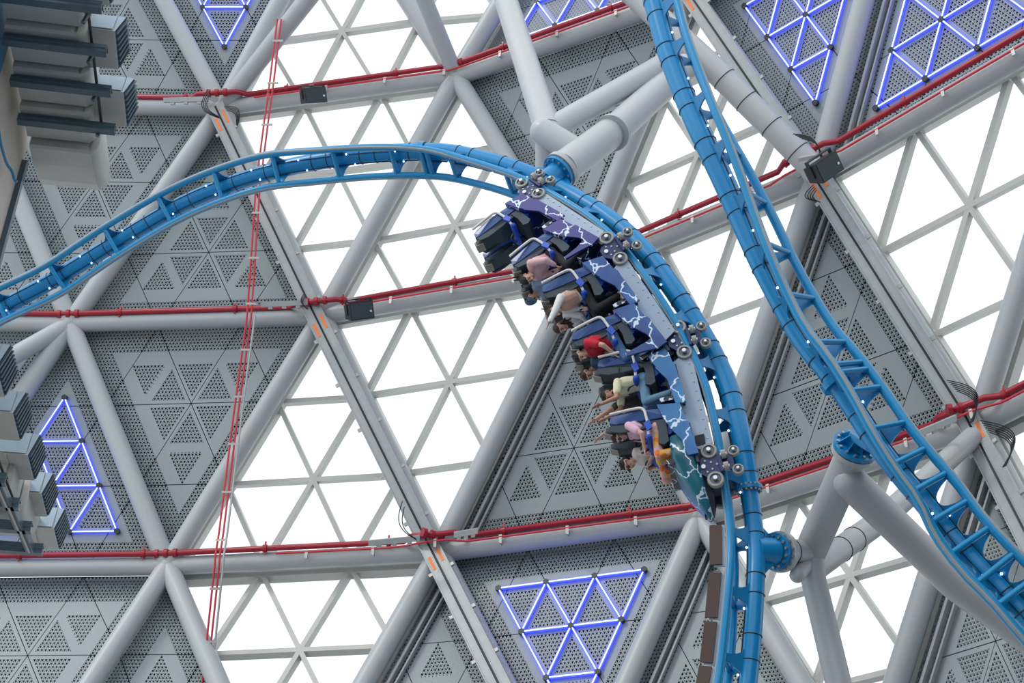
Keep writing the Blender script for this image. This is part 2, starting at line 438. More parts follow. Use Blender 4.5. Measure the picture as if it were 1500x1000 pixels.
def sprinkler(keys, label, first=None, last=None, thin=(0.0, 1.0)):
    def lift(p, base, extra):
        q = []
        for i, k in enumerate(keys):
            if 0 < i < len(keys)-1 and k in 'ACGHLK':           # step out over the cable trays
                d0 = (p[i-1]-p[i]).normalized(); d1 = (p[i+1]-p[i]).normalized()
                q += [p[i]+d0*0.75, p[i]+d0*0.5+INW[k]*extra, p[i]+d1*0.5+INW[k]*extra, p[i]+d1*0.75]
            else: q.append(p[i])
        return q
    pts = lift(run_pts(keys, 0.27, 0.20, first, last), 0.27, 0.26); tp = lift(run_pts(keys, 0.33, 0.03, first, last), 0.3, 0.2)
    root = thing('sprinkler_pipe', label, 'pipe', None, pts[0])
    m = MB(); m.tube(pts, 0.068, 12); m.build('main_pipe', M['red'], root)
    L = total(pts)
    m = MB(); n = 40
    m.tube([sample(tp, total(tp)*(thin[0]+(thin[1]-thin[0])*i/n))[0] for i in range(n+1)], 0.026, 8); m.build('branch_pipe', M['red_thin'], root)
    for k in keys[1:-1]:                                        # grooved couplings at the joints
        i = min(range(len(pts)), key=lambda j: (pts[j]-ND[k]).length)
        p = pts[i] if k not in 'ACGHLK' else (pts[i]+pts[i+1])/2 if (pts[i+1]-ND[k]).length < (pts[i-1]-ND[k]).length else (pts[i]+pts[i-1])/2
        d = (pts[i+1]-pts[i]).normalized()
        for q in (-0.22, 0, 0.22):
            m = MB(); m.cyl(p+d*(q-0.045), p+d*(q+0.045), 0.105, 12); m.build('coupling', M['red'], root)
    s = 0.9
    while s < L-0.4:
        p, d = sample(pts, s)
        m = MB(); m.cyl(p-d*0.05, p+d*0.05, 0.092, 10); m.box(p+Z*0.02-INW[keys[0]]*0.0, d*0.02, Z*0.16, d.cross(Z).normalized()*0.012)
        m.build('pipe_clamp', M['red'], root)
        s += 2.9
    s = 1.5; Lt = total(tp)
    while s < Lt*thin[1]:
        if s > Lt*thin[0]:
            p, d = sample(tp, s); sd_ = d.cross(Z).normalized()
            m = MB(); m.box(p-Z*0.05, d*0.035, Z*0.10, sd_*0.02); m.box(p-Z*0.14+d*0.02, d*0.02, Z*0.04, sd_*0.05)
            m.build('bracket', M['clip'], root)
        s += 1.55
    return root
sprinkler(['Y0','A','B','K','Q'], 'topmost red sprinkler main along the upper horizontal tube', 0.25, 0.4, (0.28, 0.95))
sprinkler(['Y1','D','C','E','H','O'], 'red sprinkler main along the middle horizontal tube behind the train', 0.6, 0.05, (0.345, 1.0))
sprinkler(['Y2','F','G','J','L','R'], 'lowest red sprinkler main passing behind the coaster nose', 0.3, 0.2, (0.255, 1.0))

# thin twin red lines with a grey conduit climbing the facade
drop = [P(409, 28, 34.6), P(398, 120, 34.2), P(391, 170, 33.9), P(378, 270, 33.5), P(365, 462, 32.7), P(345, 610, 32.0), P(324, 780, 31.0), P(319, 812, 30.6), P(317, 835, 30.5), P(308, 920, 30.2), P(297, 1030, 29.8), P(290, 1100, 29.6)]
root = thing('fire_riser', 'pair of thin red upright pipes with grey conduit crossing three tubes', 'pipe', None, drop[0])
for k, (dx, mt_, r) in enumerate(((-0.05, 'red_thin', 0.024), (0.05, 'red_thin', 0.024), (0.14, 'clip', 0.026))):
    m = MB(); m.tube([p+RIGHT*dx for p in drop[(4 if k == 2 else 0):]], r, 8); m.build('riser_pipe' if k < 2 else 'conduit', M[mt_], root)
L = total(drop); s = 0.6
while s < L:
    p, d = sample(drop, s); m = MB(); m.box(p+RIGHT*0.03, RIGHT*0.13, d*0.025, FWD*0.03); m.build('pipe_clip', M['clip'], root); s += 1.15

# galvanised cable trays
def tray(keys, label, side, first=None, last=None):
    pts = run_pts(keys, 0.36, 0.02, first, last)
    pts = [p+RIGHT*side for p in pts]
    root = thing('cable_tray', label, 'cable tray', None, pts[0])
    for i in range(len(pts)-1):
        d, L = basis(pts[i], pts[i+1]); n = (INW[keys[i]]+INW[keys[i+1]]).normalized(); n = (n-d*n.dot(d)).normalized(); s = d.cross(n)
        c = (pts[i]+pts[i+1])/2
        for sg in (-1, 1):
            m = MB(); m.box(c+s*sg*0.125, d*(L/2), s*0.095, n*0.05); m.box(c+s*sg*0.215+n*0.05, d*(L/2), s*0.012, n*0.02)
            m.box(c+s*sg*0.035+n*0.05, d*(L/2), s*0.008, n*0.02)
            m.build('tray_channel', M['galv'], root)
        m = MB(); m.box(c-n*0.02, d*(L/2), s*0.03, n*0.03); m.build('tray_groove', M['groove'], root)
        q = 0.8
        while q < L:
            p = pts[i]+d*q
            for sg in (-1, 1):
                m = MB(); m.box(p+s*0.26*sg, d*0.04, s*0.05, n*0.03); m.build('tray_lug', M['clip'], root)
            q += 1.3
        for sg in (-1, 1):
            p = pts[i]+d*(0.55 if sg > 0 else 0.42)
            m = MB(); m.box(p+s*sg*0.125+n*0.053, d*0.2, s*0.035, n*0.004); tag(m.build('warning_sticker', M['orange'], root), 'orange sticker')
    return root
tray(['A','C','G','M2'], 'long galvanised cable tray running down past both large black speakers', -0.13, 0.02)
tray(['K','H','L','M4'], 'galvanised cable tray behind the straight blue track section', 0.0, 0.0)

# loops of black cable where the trays cross the tubes
def cable_bundle(px, py, d, label, n=6, w=0.30, h=0.8, tilt=0.5):
    root = thing('cable_bundle', label, 'cables', 'cable bundles', P(px, py, d))
    c = P(px, py, d); a = (RIGHT*math.sin(tilt) - UPV*math.cos(tilt)); b = (RIGHT*math.cos(tilt) + UPV*math.sin(tilt))
    for i in range(n):
        k = i/n; pts = []
        for j in range(15):
            u = j/14; pts.append(c + a*(h*(u-0.5)*(1-0.35*k)+0.1*k) + b*(w*math.sin(math.pi*u)*(1-0.6*k)) - FWD*(0.10*math.sin(math.pi*u)+0.045*i))
        m = MB(); m.tube(pts, 0.011, 6); m.build('cable', M['cable'], root)
cable_bundle(1182, 214, 27.6, 'black cable loops above the speaker on the strut', 5, 0.16, 0.75, 0.85)
cable_bundle(1195, 283, 27.8, 'black cable loops hanging below the speaker on the strut', 4, -0.25, 0.35, 0.3)
cable_bundle(1404, 588, 25.2, 'black cables fanned out above the lowest red main', 6, 0.34, 0.9, 0.5)
cable_bundle(1452, 650, 24.9, 'black cables fanned out below the lowest red main', 6, 0.42, 0.95, 0.45)
cable_bundle(314, 152, 34.2, 'black cable loop behind the topmost tray end', 4, -0.3, 0.8, 0.4)
cable_bundle(338, 170, 34.0, 'black cable loop beside the orange stickers of the topmost node', 4, 0.25, 0.6, 0.6)
cable_bundle(600, 762, 29.6, 'thin black cable loop beside the tray under the bright panes', 2, -0.22, 0.9, 0.35)
cable_bundle(449, 440, 33.0, 'small black cable coil at the corner of the perforated panels', 4, -0.12, 0.4, 0.2)

# small strip luminaires lying on the tubes
def strip_light(px, py, d, px2, py2, d2, label):
    a, b = P(px, py, d), P(px2, py2, d2); t, L = basis(a, b)
    root = thing('strip_luminaire', label, 'lamp', None, a)
    m = MB(); m.box((a+b)/2, t*(L/2), UPV*0.06, FWD*0.06); m.build('housing', M['galv'], root)
    for k in range(3):
        p = a.lerp(b, 0.2+0.3*k); m = MB(); m.box(p-UPV*0.09, t*0.05, UPV*0.03, FWD*0.05); m.build('clip', M['clip'], root)
strip_light(383, 446, 33.0, 450, 443, 33.0, 'grey strip luminaire above the middle main beside the tray')
strip_light(540, 795, 30.2, 615, 788, 30.1, 'grey strip luminaire resting on the lowest main under bright panes')
strip_light(665, 783, 30.2, 700, 777, 30.0, 'short grey strip luminaire on the lowest main beside perforated cladding')
strip_light(240, 147, 35.0, 305, 145, 35.0, 'grey strip luminaire above the topmost main')
strip_light(1340, 637, 25.6, 1400, 612, 25.3, 'grey strip luminaire above the lowest main behind the blue rails')

# black loudspeakers
def speaker(px, py, d, w, h, dp, yaw, roll, label):
    c = P(px, py, d)
    fz = (-FWD*math.cos(yaw) - RIGHT*math.sin(yaw)).normalized()
    r = RIGHT*math.cos(roll)+UPV*math.sin(roll); r = (r-fz*r.dot(fz)).normalized(); u = fz.cross(r)
    if u.dot(UPV) < 0: u = -u
    root = thing('loudspeaker', label, 'speaker', None, c)
    m = MB()
    q = [c+r*x*w/2+u*y*h/2+fz*0.5*dp for x, y in ((-1,-1),(1,-1),(1,1),(-1,1))]; e = [c+r*x*w/2+u*y*h/2*0.75-fz*0.5*dp for x, y in ((-1,-1),(1,-1),(1,1),(-1,1))]
    m.add(q+e, [(0,1,2,3),(7,6,5,4),(0,4,5,1),(1,5,6,2),(2,6,7,3),(3,7,4,0)]); m.build('cabinet', M['black'], root)
    m = MB(); m.box(c+fz*(0.5*dp+0.008), r*w*0.47, u*h*0.45, fz*0.008); m.build('grille', M['grille'], root)
    m = MB(); m.box(c+fz*(0.5*dp+0.018)+r*w*0.36-u*h*0.08, r*0.022, u*0.022, fz*0.004); m.build('badge', M['white'], root)
    m = MB()
    for sg in (-1, 1):
        m.box(c+r*sg*(w/2+0.02)+u*h*0.25, r*0.012, u*h*0.42, fz*0.05)
    m.box(c+u*h*0.66, r*(w/2+0.03), u*0.012, fz*0.05); m.build('mounting_yoke', M['black'], root)
    m = MB(); m.box(c+u*h*0.66-fz*0.28, r*0.05, u*0.04, fz*0.28); m.build('wall_arm', M['clip'], root)
speaker(459, 141, 33.7, 0.55, 0.38, 0.42, -0.45, 0.12, 'black loudspeaker hung on the topmost tube')
speaker(526, 455, 32.2, 0.58, 0.42, 0.42, -0.45, 0.12, 'black loudspeaker on the middle tube beside the cable tray')
speaker(1206, 246, 27.2, 0.60, 0.42, 0.40, -0.45, 0.50, 'big black loudspeaker in front of the joint behind the straight track')

# blue LED triangles on the cladding
def led_frame(t, label):
    S = 0.55; n = outward(t)
    def ib(c): return [(x-1/3)*S+1/3 for x in c]
    cc = bary(t, (1/3,1/3,1/3), PANEL_OFF-0.06)
    root = thing('led_triangle_frame', label, 'lamp', None, cc)
    nodes = {}; es = set()
    for tri in subtris(3):
        ks = [tuple(round(3*x) for x in c) for c in tri]
        for c, k in zip(tri, ks): nodes[k] = bary(t, ib(c), PANEL_OFF-0.075)
        for i in range(3): es.add(tuple(sorted((ks[i], ks[(i+1)%3]))))
    for a, b in sorted(es):
        p, q = nodes[a], nodes[b]; d, L = basis(p, q); s = d.cross(n).normalized()
        p = p+d*0.06; q = q-d*0.06; mid = (p+q)/2; h = (q-p)/2
        m = MB(); m.box(mid+n*0.02, h, s*0.028, n*0.028); o = m.build('light_channel', M['led_side'], root)
        m = MB(); m.box(mid-n*0.014, h, s*0.0125, n*0.006); m.build('light_tube', M['led_core'], o)
    for k, p in nodes.items():
        m = MB(); m.cyl(p+n*0.05, p-n*0.035, 0.075, 6); m.build('connector', M['black'], root)
led_frame(LEDP[0], 'blue LED triangle lattice above the topmost main near the hanging ducts')
led_frame(LEDP[1], 'blue LED triangle lattice partly cut by the upper edge between grey struts')
led_frame(LEDP[2], 'blue LED triangle lattice on cladding between cable tray and purple-lit tube')
led_frame(LEDP[3], 'blue LED triangle lattice above the large clear panes, far from the train')
led_frame(LEDP[4], 'blue LED triangle lattice below the train on the lower cladding')
led_frame(LEDP[5], 'blue LED triangle lattice beside the lower row of air units')
# ------------------------------------------------------------------ coaster track
def catmull(pts, per=14):
    """centripetal spline through 3-D points -> dense list, and the parameter (in stations) of each sample"""
    out, par = [], []
    n = len(pts)
    ext = [pts[0]*2-pts[1]] + list(pts) + [pts[-1]*2-pts[-2]]
    for i in range(n-1):
        p0, p1, p2, p3 = ext[i:i+4]
        for k in range(per):
            t = k/per; t2 = t*t; t3 = t2*t
            out.append((p1*2 + (p2-p0)*t + (p0*2-p1*5+p2*4-p3)*t2 + (p1*3-p0-p2*3+p3)*t3)*0.5); par.append(i+t)
    out.append(pts[-1]); par.append(n-1)
    return out, par
class Track:
    """stations: (spine px, py, depth, lateral px vector (rail one -> rail two), depth part of the lateral)"""
    def __init__(s, st, gauge, off, ref, refside):
        s.h = gauge/2; s.a = off
        pts = [P(x, y, d) for x, y, d, lx, ly in st]
        lat = []
        for x, y, d, lx, ly in st:
            v = RIGHT*(lx/F*d) - UPV*(ly/F*d); p = v.length
            lat.append((v + FWD*math.sqrt(max(0, gauge*gauge-p*p))).normalized())
        dense, par = catmull(pts)
        dl, _ = catmull(lat)
        # resample evenly by arc length
        acc = [0]
        for i in range(1, len(dense)): acc.append(acc[-1]+(dense[i]-dense[i-1]).length)
        s.len = acc[-1]; s.n = int(s.len/0.06)
        s.S, s.T, s.L, s.U = [], [], [], []
        j = 0
        for i in range(s.n+1):
            q = s.len*i/s.n
            while j < len(acc)-2 and acc[j+1] < q: j += 1
            t = (q-acc[j])/max(1e-9, acc[j+1]-acc[j])
            s.S.append(dense[j].lerp(dense[j+1], t)); s.L.append(dl[j].lerp(dl[j+1], t))
        for i in range(s.n+1):
            T = (s.S[min(i+1, s.n)]-s.S[max(i-1, 0)]).normalized(); L = (s.L[i]-T*s.L[i].dot(T)).normalized()
            s.T.append(T); s.L[i] = L; s.U.append(L.cross(T))
        k = min(range(s.n+1), key=lambda i: abs(proj(s.S[i])[0]-ref))
        sg = 1 if s.U[k].dot(refside) > 0 else -1
        s.U = [u*sg for u in s.U]; s.sgn = sg
    def idx(s, q): return max(0, min(s.n, int(round(q/s.len*s.n))))
    def rail(s, i, side): return s.S[i] + s.U[i]*s.a + s.L[i]*(s.h*side)
    def near(s, px, py, side=None):
        """index whose spine (or rail) projects nearest to the pixel"""
        f = (lambda i: s.S[i]) if side is None else (lambda i: s.rail(i, side))
        return min(range(s.n+1), key=lambda i: (proj(f(i))[0]-px)**2+(proj(f(i))[1]-py)**2)

T1 = Track([(-70, 492, 26.7, 17, 47), (11, 447, 26.6, 17, 47), (84, 406, 26.5, 17, 41), (182, 348, 26.4, 22, 40), (280, 293, 26.3, 20, 42), (384, 255, 26.0, 20, 45), (480, 234, 25.7, 17, 40),
            (570, 224, 25.4, 17, 37), (650, 223, 25.1, 17, 33), (716, 236, 24.7, 14, 29), (772, 254, 24.3, 9, 27), (822, 278, 23.9, 9, 28), (894, 322, 23.1, 11, 30), (942, 366, 22.5, 12, 31),
            (985, 422, 21.9, 13, 33), (1030, 492, 21.4, 14, 34), (1064, 562, 20.9, 14, 36), (1084, 640, 20.4, 13, 37), (1099, 733, 20.0, 13, 38), (1107, 802, 19.6, 13, 38),
            (1106, 863, 19.2, 14, 38), (1102, 928, 18.85, 17, 38), (1095, 1000, 18.5, 19, 38), (1080, 1090, 18.0, 22, 38), (1050, 1230, 17.3, 25, 38)], 0.60, 0.33, 200, -FWD)
T2 = Track([(930, -85, 22.2, 10, 5), (957, 0, 21.6, 10, 6), (977, 72, 21.1, 12, 7), (1004, 144, 20.6, 16, 10), (1030, 203, 20.2, 24, 14), (1058, 261, 19.9, 31, 11), (1087, 325, 19.6, 40, 10),
            (1119, 398, 19.2, 46, 8), (1150, 458, 18.9, 50, 4), (1180, 507, 18.6, 53, 1), (1214, 548, 18.3, 56, -1), (1252, 602, 18.0, 60, -3), (1287, 655, 17.7, 65, -5), (1320, 697, 17.5, 69, -7),
            (1356, 739, 17.3, 71, -11), (1392, 784, 17.1, 75, -16), (1424, 819, 16.9, 78, -18), (1461, 857, 16.7, 80, -19), (1497, 895, 16.5, 82, -20), (1580, 985, 16.1, 84, -22), (1720, 1130, 15.4, 88, -24), (1880, 1280, 14.6, 92, -26)], 0.66, 0.34, 1400, -FWD)

def build_track(T, label, spine_r, tie_spots, rail_r=0.066, flange_px=()):
    root = thing('coaster_track', label, 'coaster track', 'blue coaster track', T.S[0])
    step = 4
    ids = list(range(0, T.n+1, step))
    m = MB(); m.tube([T.S[i] for i in ids], [spine_r(i/T.n) for i in ids], 24); m.build('spine', M['track'], root)
    for side in (-1, 1):
        m = MB(); m.tube([T.rail(i, side) for i in ids], rail_r, 14); r = m.build('rail', M['rail'], root)
        m = MB()                                              # worn running strip, a slightly proud band on the rider side of the rail
        m.tube([T.rail(i, side)+T.U[i]*(rail_r*0.52)+T.L[i]*side*rail_r*0.30 for i in ids], rail_r*0.50, 8); m.build('running_strip', M['railtop'], r)
    for i in tie_spots:
        tie(T, i, root, spine_r(i/T.n))
    # black cable loops round the spine
    q = 0.35; k = 0
    while q < T.len-0.2:
        i = T.idx(q); S, U, L, t = T.S[i], T.U[i], T.L[i], T.T[i]; r = spine_r(i/T.n)+0.004
        m = MB(); m.tube([S + (U*math.cos(a)+L*math.sin(a))*r for a in [2*math.pi*j/20 for j in range(20)]], 0.008, 6, closed=True); m.build('cable_loop', M['cable'], root)
        q += 0.62 if k % 2 else 0.34
        k += 1
    for side in (-1, 1):
        m = MB(); m.tube([T.S[i] + (T.U[i]*0.80+T.L[i]*0.60*side)*(spine_r(i/T.n)+0.006) for i in ids], 0.008, 5); m.build('bulb_cable', M['cable'], root)
    q = 0.2
    while q < T.len-0.1:
        i = T.idx(q); r = spine_r(i/T.n)
        for side in (-1, 1):
            p = T.S[min(T.n, i+(2 if side > 0 else 0))] + (T.U[i]*0.80+T.L[i]*0.60*side)*(r+0.02)
            m = MB(); m.sphere(p, 0.018, 8, 5); m.build('light_bulb', M['bulb'], root)
        q += 0.95
    return root
def tie(T, i, root, sr, kind=0):
    S, U, L, t = T.S[i], T.U[i], T.L[i], T.T[i]
    a, b = T.rail(i, -1), T.rail(i, 1)
    m = MB(); m.tube([a, b], 0.042, 10); o = m.build('tie', M['rail'], root)
    for side in (-1, 1):
        R = T.rail(i, side); base = S + (U*0.55+L*side*0.83)*sr*0.86; up = R-base; H = up.length; up.normalize()
        nrm = up.cross(t).normalized()
        poly = []
        K = 7
        for sg in (-1, 1):
            arc = []
            for k in range(K+1):
                u = k/K; w = 0.060 + 0.17*(1-math.sqrt(max(0, 1-(1-u)**2)))
                arc.append(base + up*(H*u*0.96) + t*sg*w)
            poly += arc if sg < 0 else arc[::-1]
        m = MB(); m.prism([p - nrm*0.012 for p in poly], nrm*0.024); m.build('gusset', M['gusset'], o)
    return o

def between_px(T, spots):   # ties read off the photograph: middle of each tie
    out = []
    for (x0, y0, x1, y1) in spots:
        mx, my = (x0+x1)/2, (y0+y1)/2
        out.append(min(range(T.n+1), key=lambda i: (lambda p: (p[0]-mx)**2+(p[1]-my)**2)(proj(T.S[i]+T.U[i]*T.a))))
    return out
ties1 = between_px(T1, [(-10,430,6,452),(70,376,87,416),(148,330,171,371),(232,288,252,333),(314,255,333,301),(395,234,417,280),(483,220,500,262),(569,218,586,259),(612,222,629,262),(621,222,638,263),(654,232,671,269),(738,260,747,287)])
i0 = T1.near(760, 252); q = ties1[-1]
while q < T1.n-10:
    q += int(0.98/T1.len*T1.n)
    if q < T1.n-6: ties1.append(q)
ties2 = between_px(T2, [(1124,354,1166,364),(1154,430,1202,434),(1190,502,1242,505),(1224,533,1262,532),(1231,546,1272,545),(1238,577,1289,575),(1270,631,1324,628),(1297,671,1356,667),(1324,713,1386,707),(1353,757,1422,748),(1383,802,1458,785),(1419,841,1497,824),(1458,881,1510,868),(1047,140,1062,155),(1069,207,1096,223),(1094,281,1130,293)])
q = T2.near(1004, 144) - int(0.9/T2.len*T2.n)
while q > 5: ties2.append(q); q -= int(0.9/T2.len*T2.n)
fl = T1.near(1100, 716)/T1.n
build_track(T1, 'curved blue coaster track carrying the train', lambda u: 0.165 if u < fl else 0.135, ties1)
build_track(T2, 'straight blue coaster track section without a train, passing a perforated panel', lambda u: 0.165 if u < 0.35 else 0.165-0.03*min(1, (u-0.35)/0.08), ties2)
tr1 = [o for o in C.objects if o.name.startswith('coaster_track')][0]
tr2 = [o for o in C.objects if o.name.startswith('coaster_track')][1]

def bolt_flange(c, ax, r, root, mt_, n=14, th=0.04, name='flange', bolts=True):
    ax = ax.normalized(); u = ax.orthogonal().normalized(); w = ax.cross(u)
    m = MB(); m.cyl(c-ax*th, c+ax*th, r, 28); o = m.build(name, M[mt_], root)
    if bolts:
        for k in range(n):
            a = 2*math.pi*k/n; p = c+(u*math.cos(a)+w*math.sin(a))*r*0.84
            m = MB(); m.cyl(p-ax*(th+0.03), p+ax*(th+0.03), 0.024, 6); m.build('bolt', M['bolt'], o)
    return o
# joint between two track pieces just below the nose of the train
i = T1.near(1100, 714); bolt_flange(T1.S[i], T1.T[i], 0.21, tr1, 'track', 16, 0.025)
i = T1.near(619, 220); m = MB(); m.cyl(T1.S[i]-T1.T[i]*0.05, T1.S[i]+T1.T[i]*0.05, 0.195, 20); m.build('flange', M['track'], tr1)
i = T2.near(1226, 560); m = MB(); m.cyl(T2.S[i]-T2.T[i]*0.05, T2.S[i]+T2.T[i]*0.05, 0.20, 20); m.build('flange', M['track'], tr2)
# brown plates beside the near rail at the bottom of the loop
pl0 = [(1072, 768, 829), (1071, 841, 906), (1066, 909, 975), (1056, 979, 1045)]
for x, y0, y1 in pl0:
    a, b = T1.near(x, y0, -1), T1.near(x, y1, -1)
    A_, B_ = [T1.rail(k, -1)+T1.U[k]*0.20 - T1.L[k]*0.0 for k in (a, b)]
    U_, L_ = T1.U[(a+b)//2], T1.L[(a+b)//2]; d = B_-A_
    m = MB(); m.box((A_+B_)/2, d*0.5, U_*0.088, L_*0.015); tag(m.build('side_plate', M['brown'], tr1), 'brown plate')
    m = MB(); m.box((A_+B_)/2+L_*0.03-U_*0.05, d*0.53, U_*0.08, L_*0.012); m.build('plate_bracket', M['lavender'], tr1)

# ------------------------------------------------------------------ grey strut frames that hold the track to the facade
def strut(root, pts, r, dome=False, name='strut', mt_='strut', n=24):
    m = MB(); m.tube(pts, r, n, dome=dome); return m.build(name, M[mt_], root)
# upper support
fp = P(823, 248, 24.3); sp1 = T1.S[T1.near(800, 268)]
sup = thing('support_frame', 'grey tubular strut frame bolted to the curved track above the train', 'support', None, fp)
J1 = P(803, 192, 25.4); J1b = P(852, 227, 25.0); JX = P(1005, 98, 29.3)
strut(sup, [P(705, -125, 34.5), P(741, 0, 30.2), J1], 0.255)
strut(sup, [J1, P(802, 282, 25.7)], 0.235)
strut(sup, [P(796, 193, 25.35), J1b], 0.255, dome=True)
strut(sup, [J1, P(976, 92, 29.0), JX], 0.235)
strut(sup, [fp, P(905, 187, 26.3), P(987, 112, 29.0), JX], 0.305)
strut(sup, [P(1197, 252, 28.6), P(1051, 106, 29.3), P(915, -20, 30.6), P(850, -85, 31.5)], 0.275)
for u in (0.13, 0.3, 0.47, 0.62):
    p = P(1197, 252, 28.6).lerp(P(1051, 106, 29.3), u*1.5); d = (P(1051, 106, 29.3)-P(1197, 252, 28.6)).normalized(); e = d.orthogonal().normalized(); w = d.cross(e)
    m = MB(); m.tube([p+(e*math.cos(a)+w*math.sin(a))*0.28 for a in [2*math.pi*j/22 for j in range(22)]], 0.010, 6, closed=True); m.build('cable_loop', M['cable'], sup)
dc = (P(987, 112, 29.0)-fp).normalized()
bolt_flange(P(897, 194, 25.95), P(905, 187, 26.2)-fp, 0.36, sup, 'strut', 0, 0.045, 'collar', False)
bolt_flange(fp, sp1-fp, 0.345, sup, 'strut', 12, 0.045)
f2 = fp.lerp(sp1, 0.22)
bolt_flange(f2, sp1-fp, 0.32, tr1, 'track', 12, 0.03)
ax = (sp1-fp).normalized()
m = MB(); m.tube([f2, f2.lerp(sp1, 0.5), sp1], [0.22, 0.20, 0.20], 20); st = m.build('stub', M['track'], tr1)
k0 = T1.near(800, 268); tt = T1.T[k0]; lt = ax.cross(tt).normalized()
poly = [sp1+tt*x-ax*y for x, y in ((-0.75, 0.12), (-0.42, 0.17), (-0.26, 0.30), (-0.2, 0.42), (0.2, 0.42), (0.26, 0.30), (0.42, 0.17), (0.75, 0.12))]
m = MB(); m.prism([p-lt*0.015 for p in poly], lt*0.03); m.build('stub_gusset', M['track'], st)

# lower support, shared by both tracks
i = T1.near(1107, 808); s1 = T1.S[i]; f1 = P(1143, 808, 19.75)
J2 = P(1187, 808, 20.3); F2 = P(1250, 662, 19.2)
sup2 = thing('support_frame', 'grey branching strut frame between the two blue tracks', 'support', None, J2)
strut(sup2, [f1, P(1165, 808, 20.0), J2], 0.185)
strut(sup2, [J2, F2], 0.235)
strut(sup2, [P(1187, 800, 20.3), P(1192, 850, 20.1), P(1228, 1000, 19.4), P(1252, 1100, 19.0)], 0.185)
strut(sup2, [P(1188, 835, 20.5), P(1290, 762, 23.0), P(1425, 640, 26.2)], 0.20)
strut(sup2, [P(1190, 815, 20.4), P(1168, 842, 19.7)], 0.115, dome=True)
for u in (0.28, 0.42, 0.75, 0.8):
    p = P(1188, 835, 20.5).lerp(P(1290, 762, 23.0), u*1.4); d = (P(1290, 762, 23.0)-P(1188, 835, 20.5)).normalized(); e = d.orthogonal().normalized(); w = d.cross(e)
    m = MB(); m.tube([p+(e*math.cos(a)+w*math.sin(a))*0.204 for a in [2*math.pi*j/22 for j in range(22)]], 0.009, 6, closed=True); m.build('cable_loop', M['cable'], sup2)
strut(sup2, [P(1246, 706, 19.3), P(1400, 856, 20.6), P(1510, 938, 21.4), P(1620, 1015, 22.2)], 0.245, dome=True)
p = P(1158, 808, 19.93); d = J2-f1; d.normalize(); e = d.orthogonal().normalized(); w = d.cross(e)
m = MB(); m.tube([p+(e*math.cos(a)+w*math.sin(a))*0.19 for a in [2*math.pi*j/22 for j in range(22)]], 0.010, 6, closed=True); m.build('cable_loop', M['cable'], sup2)
bolt_flange(f1, J2-f1, 0.30, sup2, 'strut', 14, 0.04)
f1b = f1.lerp(s1, 0.22)
bolt_flange(f1b, J2-f1, 0.27, tr1, 'track', 14, 0.03)
m = MB(); m.tube([f1b, s1], [0.20, 0.18], 20); st = m.build('stub', M['track'], tr1)
ax = (s1-f1).normalized(); tt = T1.T[i]; lt = ax.cross(tt).normalized()
poly = [s1+tt*x-ax*y for x, y in ((-0.62, 0.08), (-0.36, 0.14), (-0.26, 0.24), (-0.22, 0.30), (0.22, 0.30), (0.26, 0.24), (0.36, 0.14), (0.62, 0.08))]
m = MB(); m.prism([p-lt*0.015 for p in poly], lt*0.03); m.build('stub_gusset', M['track'], st)
# big flange under the straight track
s2 = T2.S[T2.near(1284, 648)]
fd = (F2-J2).normalized()
bolt_flange(F2, fd, 0.31, sup2, 'strut', 14, 0.04)
f3 = F2+fd*0.10
fo = bolt_flange(f3, fd, 0.325, tr2, 'track', 14, 0.03)
m = MB(); m.tube([f3, f3+fd*0.22, s2], [0.16, 0.15, 0.14], 20); st = m.build('stub', M['track'], tr2)
u = fd.orthogonal().normalized(); w = fd.cross(u)
for k in range(8):
    a = 2*math.pi*k/8; r = u*math.cos(a)+w*math.sin(a); nn = fd.cross(r).normalized()
    m = MB(); m.prism([p-nn*0.008 for p in (f3+fd*0.03+r*0.14, f3+fd*0.03+r*0.29, f3+fd*0.20+r*0.14)], nn*0.016); m.build('rib', M['track'], fo)
# ------------------------------------------------------------------ the train: three cars, two rows of two seats in each
DS = T1.len/T1.n
def track_frame(q):
    i = T1.idx(q); x = T1.T[i]; y = -T1.L[i]; z = x.cross(y).normalized()
    if z.dot(T1.U[i]) < 0: print('frame is left-handed', i)
    o = T1.S[i]+T1.U[i]*T1.a
    return Matrix(((x.x, y.x, z.x, o.x), (x.y, y.y, z.y, o.y), (x.z, y.z, z.z, o.z), (0, 0, 0, 1)))
V = Vector
XX, YY, ZZ = V((1, 0, 0)), V((0, 1, 0)), V((0, 0, 1))
def lbox(x0, x1, y0, y1, z0, z1, m=None):
    m = m or MB(); m.box(((x0+x1)/2, (y0+y1)/2, (z0+z1)/2), XX*(x1-x0)/2, YY*(y1-y0)/2, ZZ*(z1-z0)/2); return m
def xz_prism(poly, y0, y1, m=None):
    m = m or MB(); m.prism([V((x, y0, z)) for x, z in poly], YY*(y1-y0)); return m
def rounded(pts, r=0.06, k=5):
    out = [V(pts[0])]
    for i in range(1, len(pts)-1):
        p, a, b = V(pts[i]), V(pts[i-1]), V(pts[i+1])
        d0 = (a-p).normalized()*min(r, (a-p).length*0.45); d1 = (b-p).normalized()*min(r, (b-p).length*0.45)
        for j in range(k+1):
            t = j/k; out.append((p+d0)*(1-t)**2 + p*2*t*(1-t) + (p+d1)*t*t)
    out.append(V(pts[-1])); return out
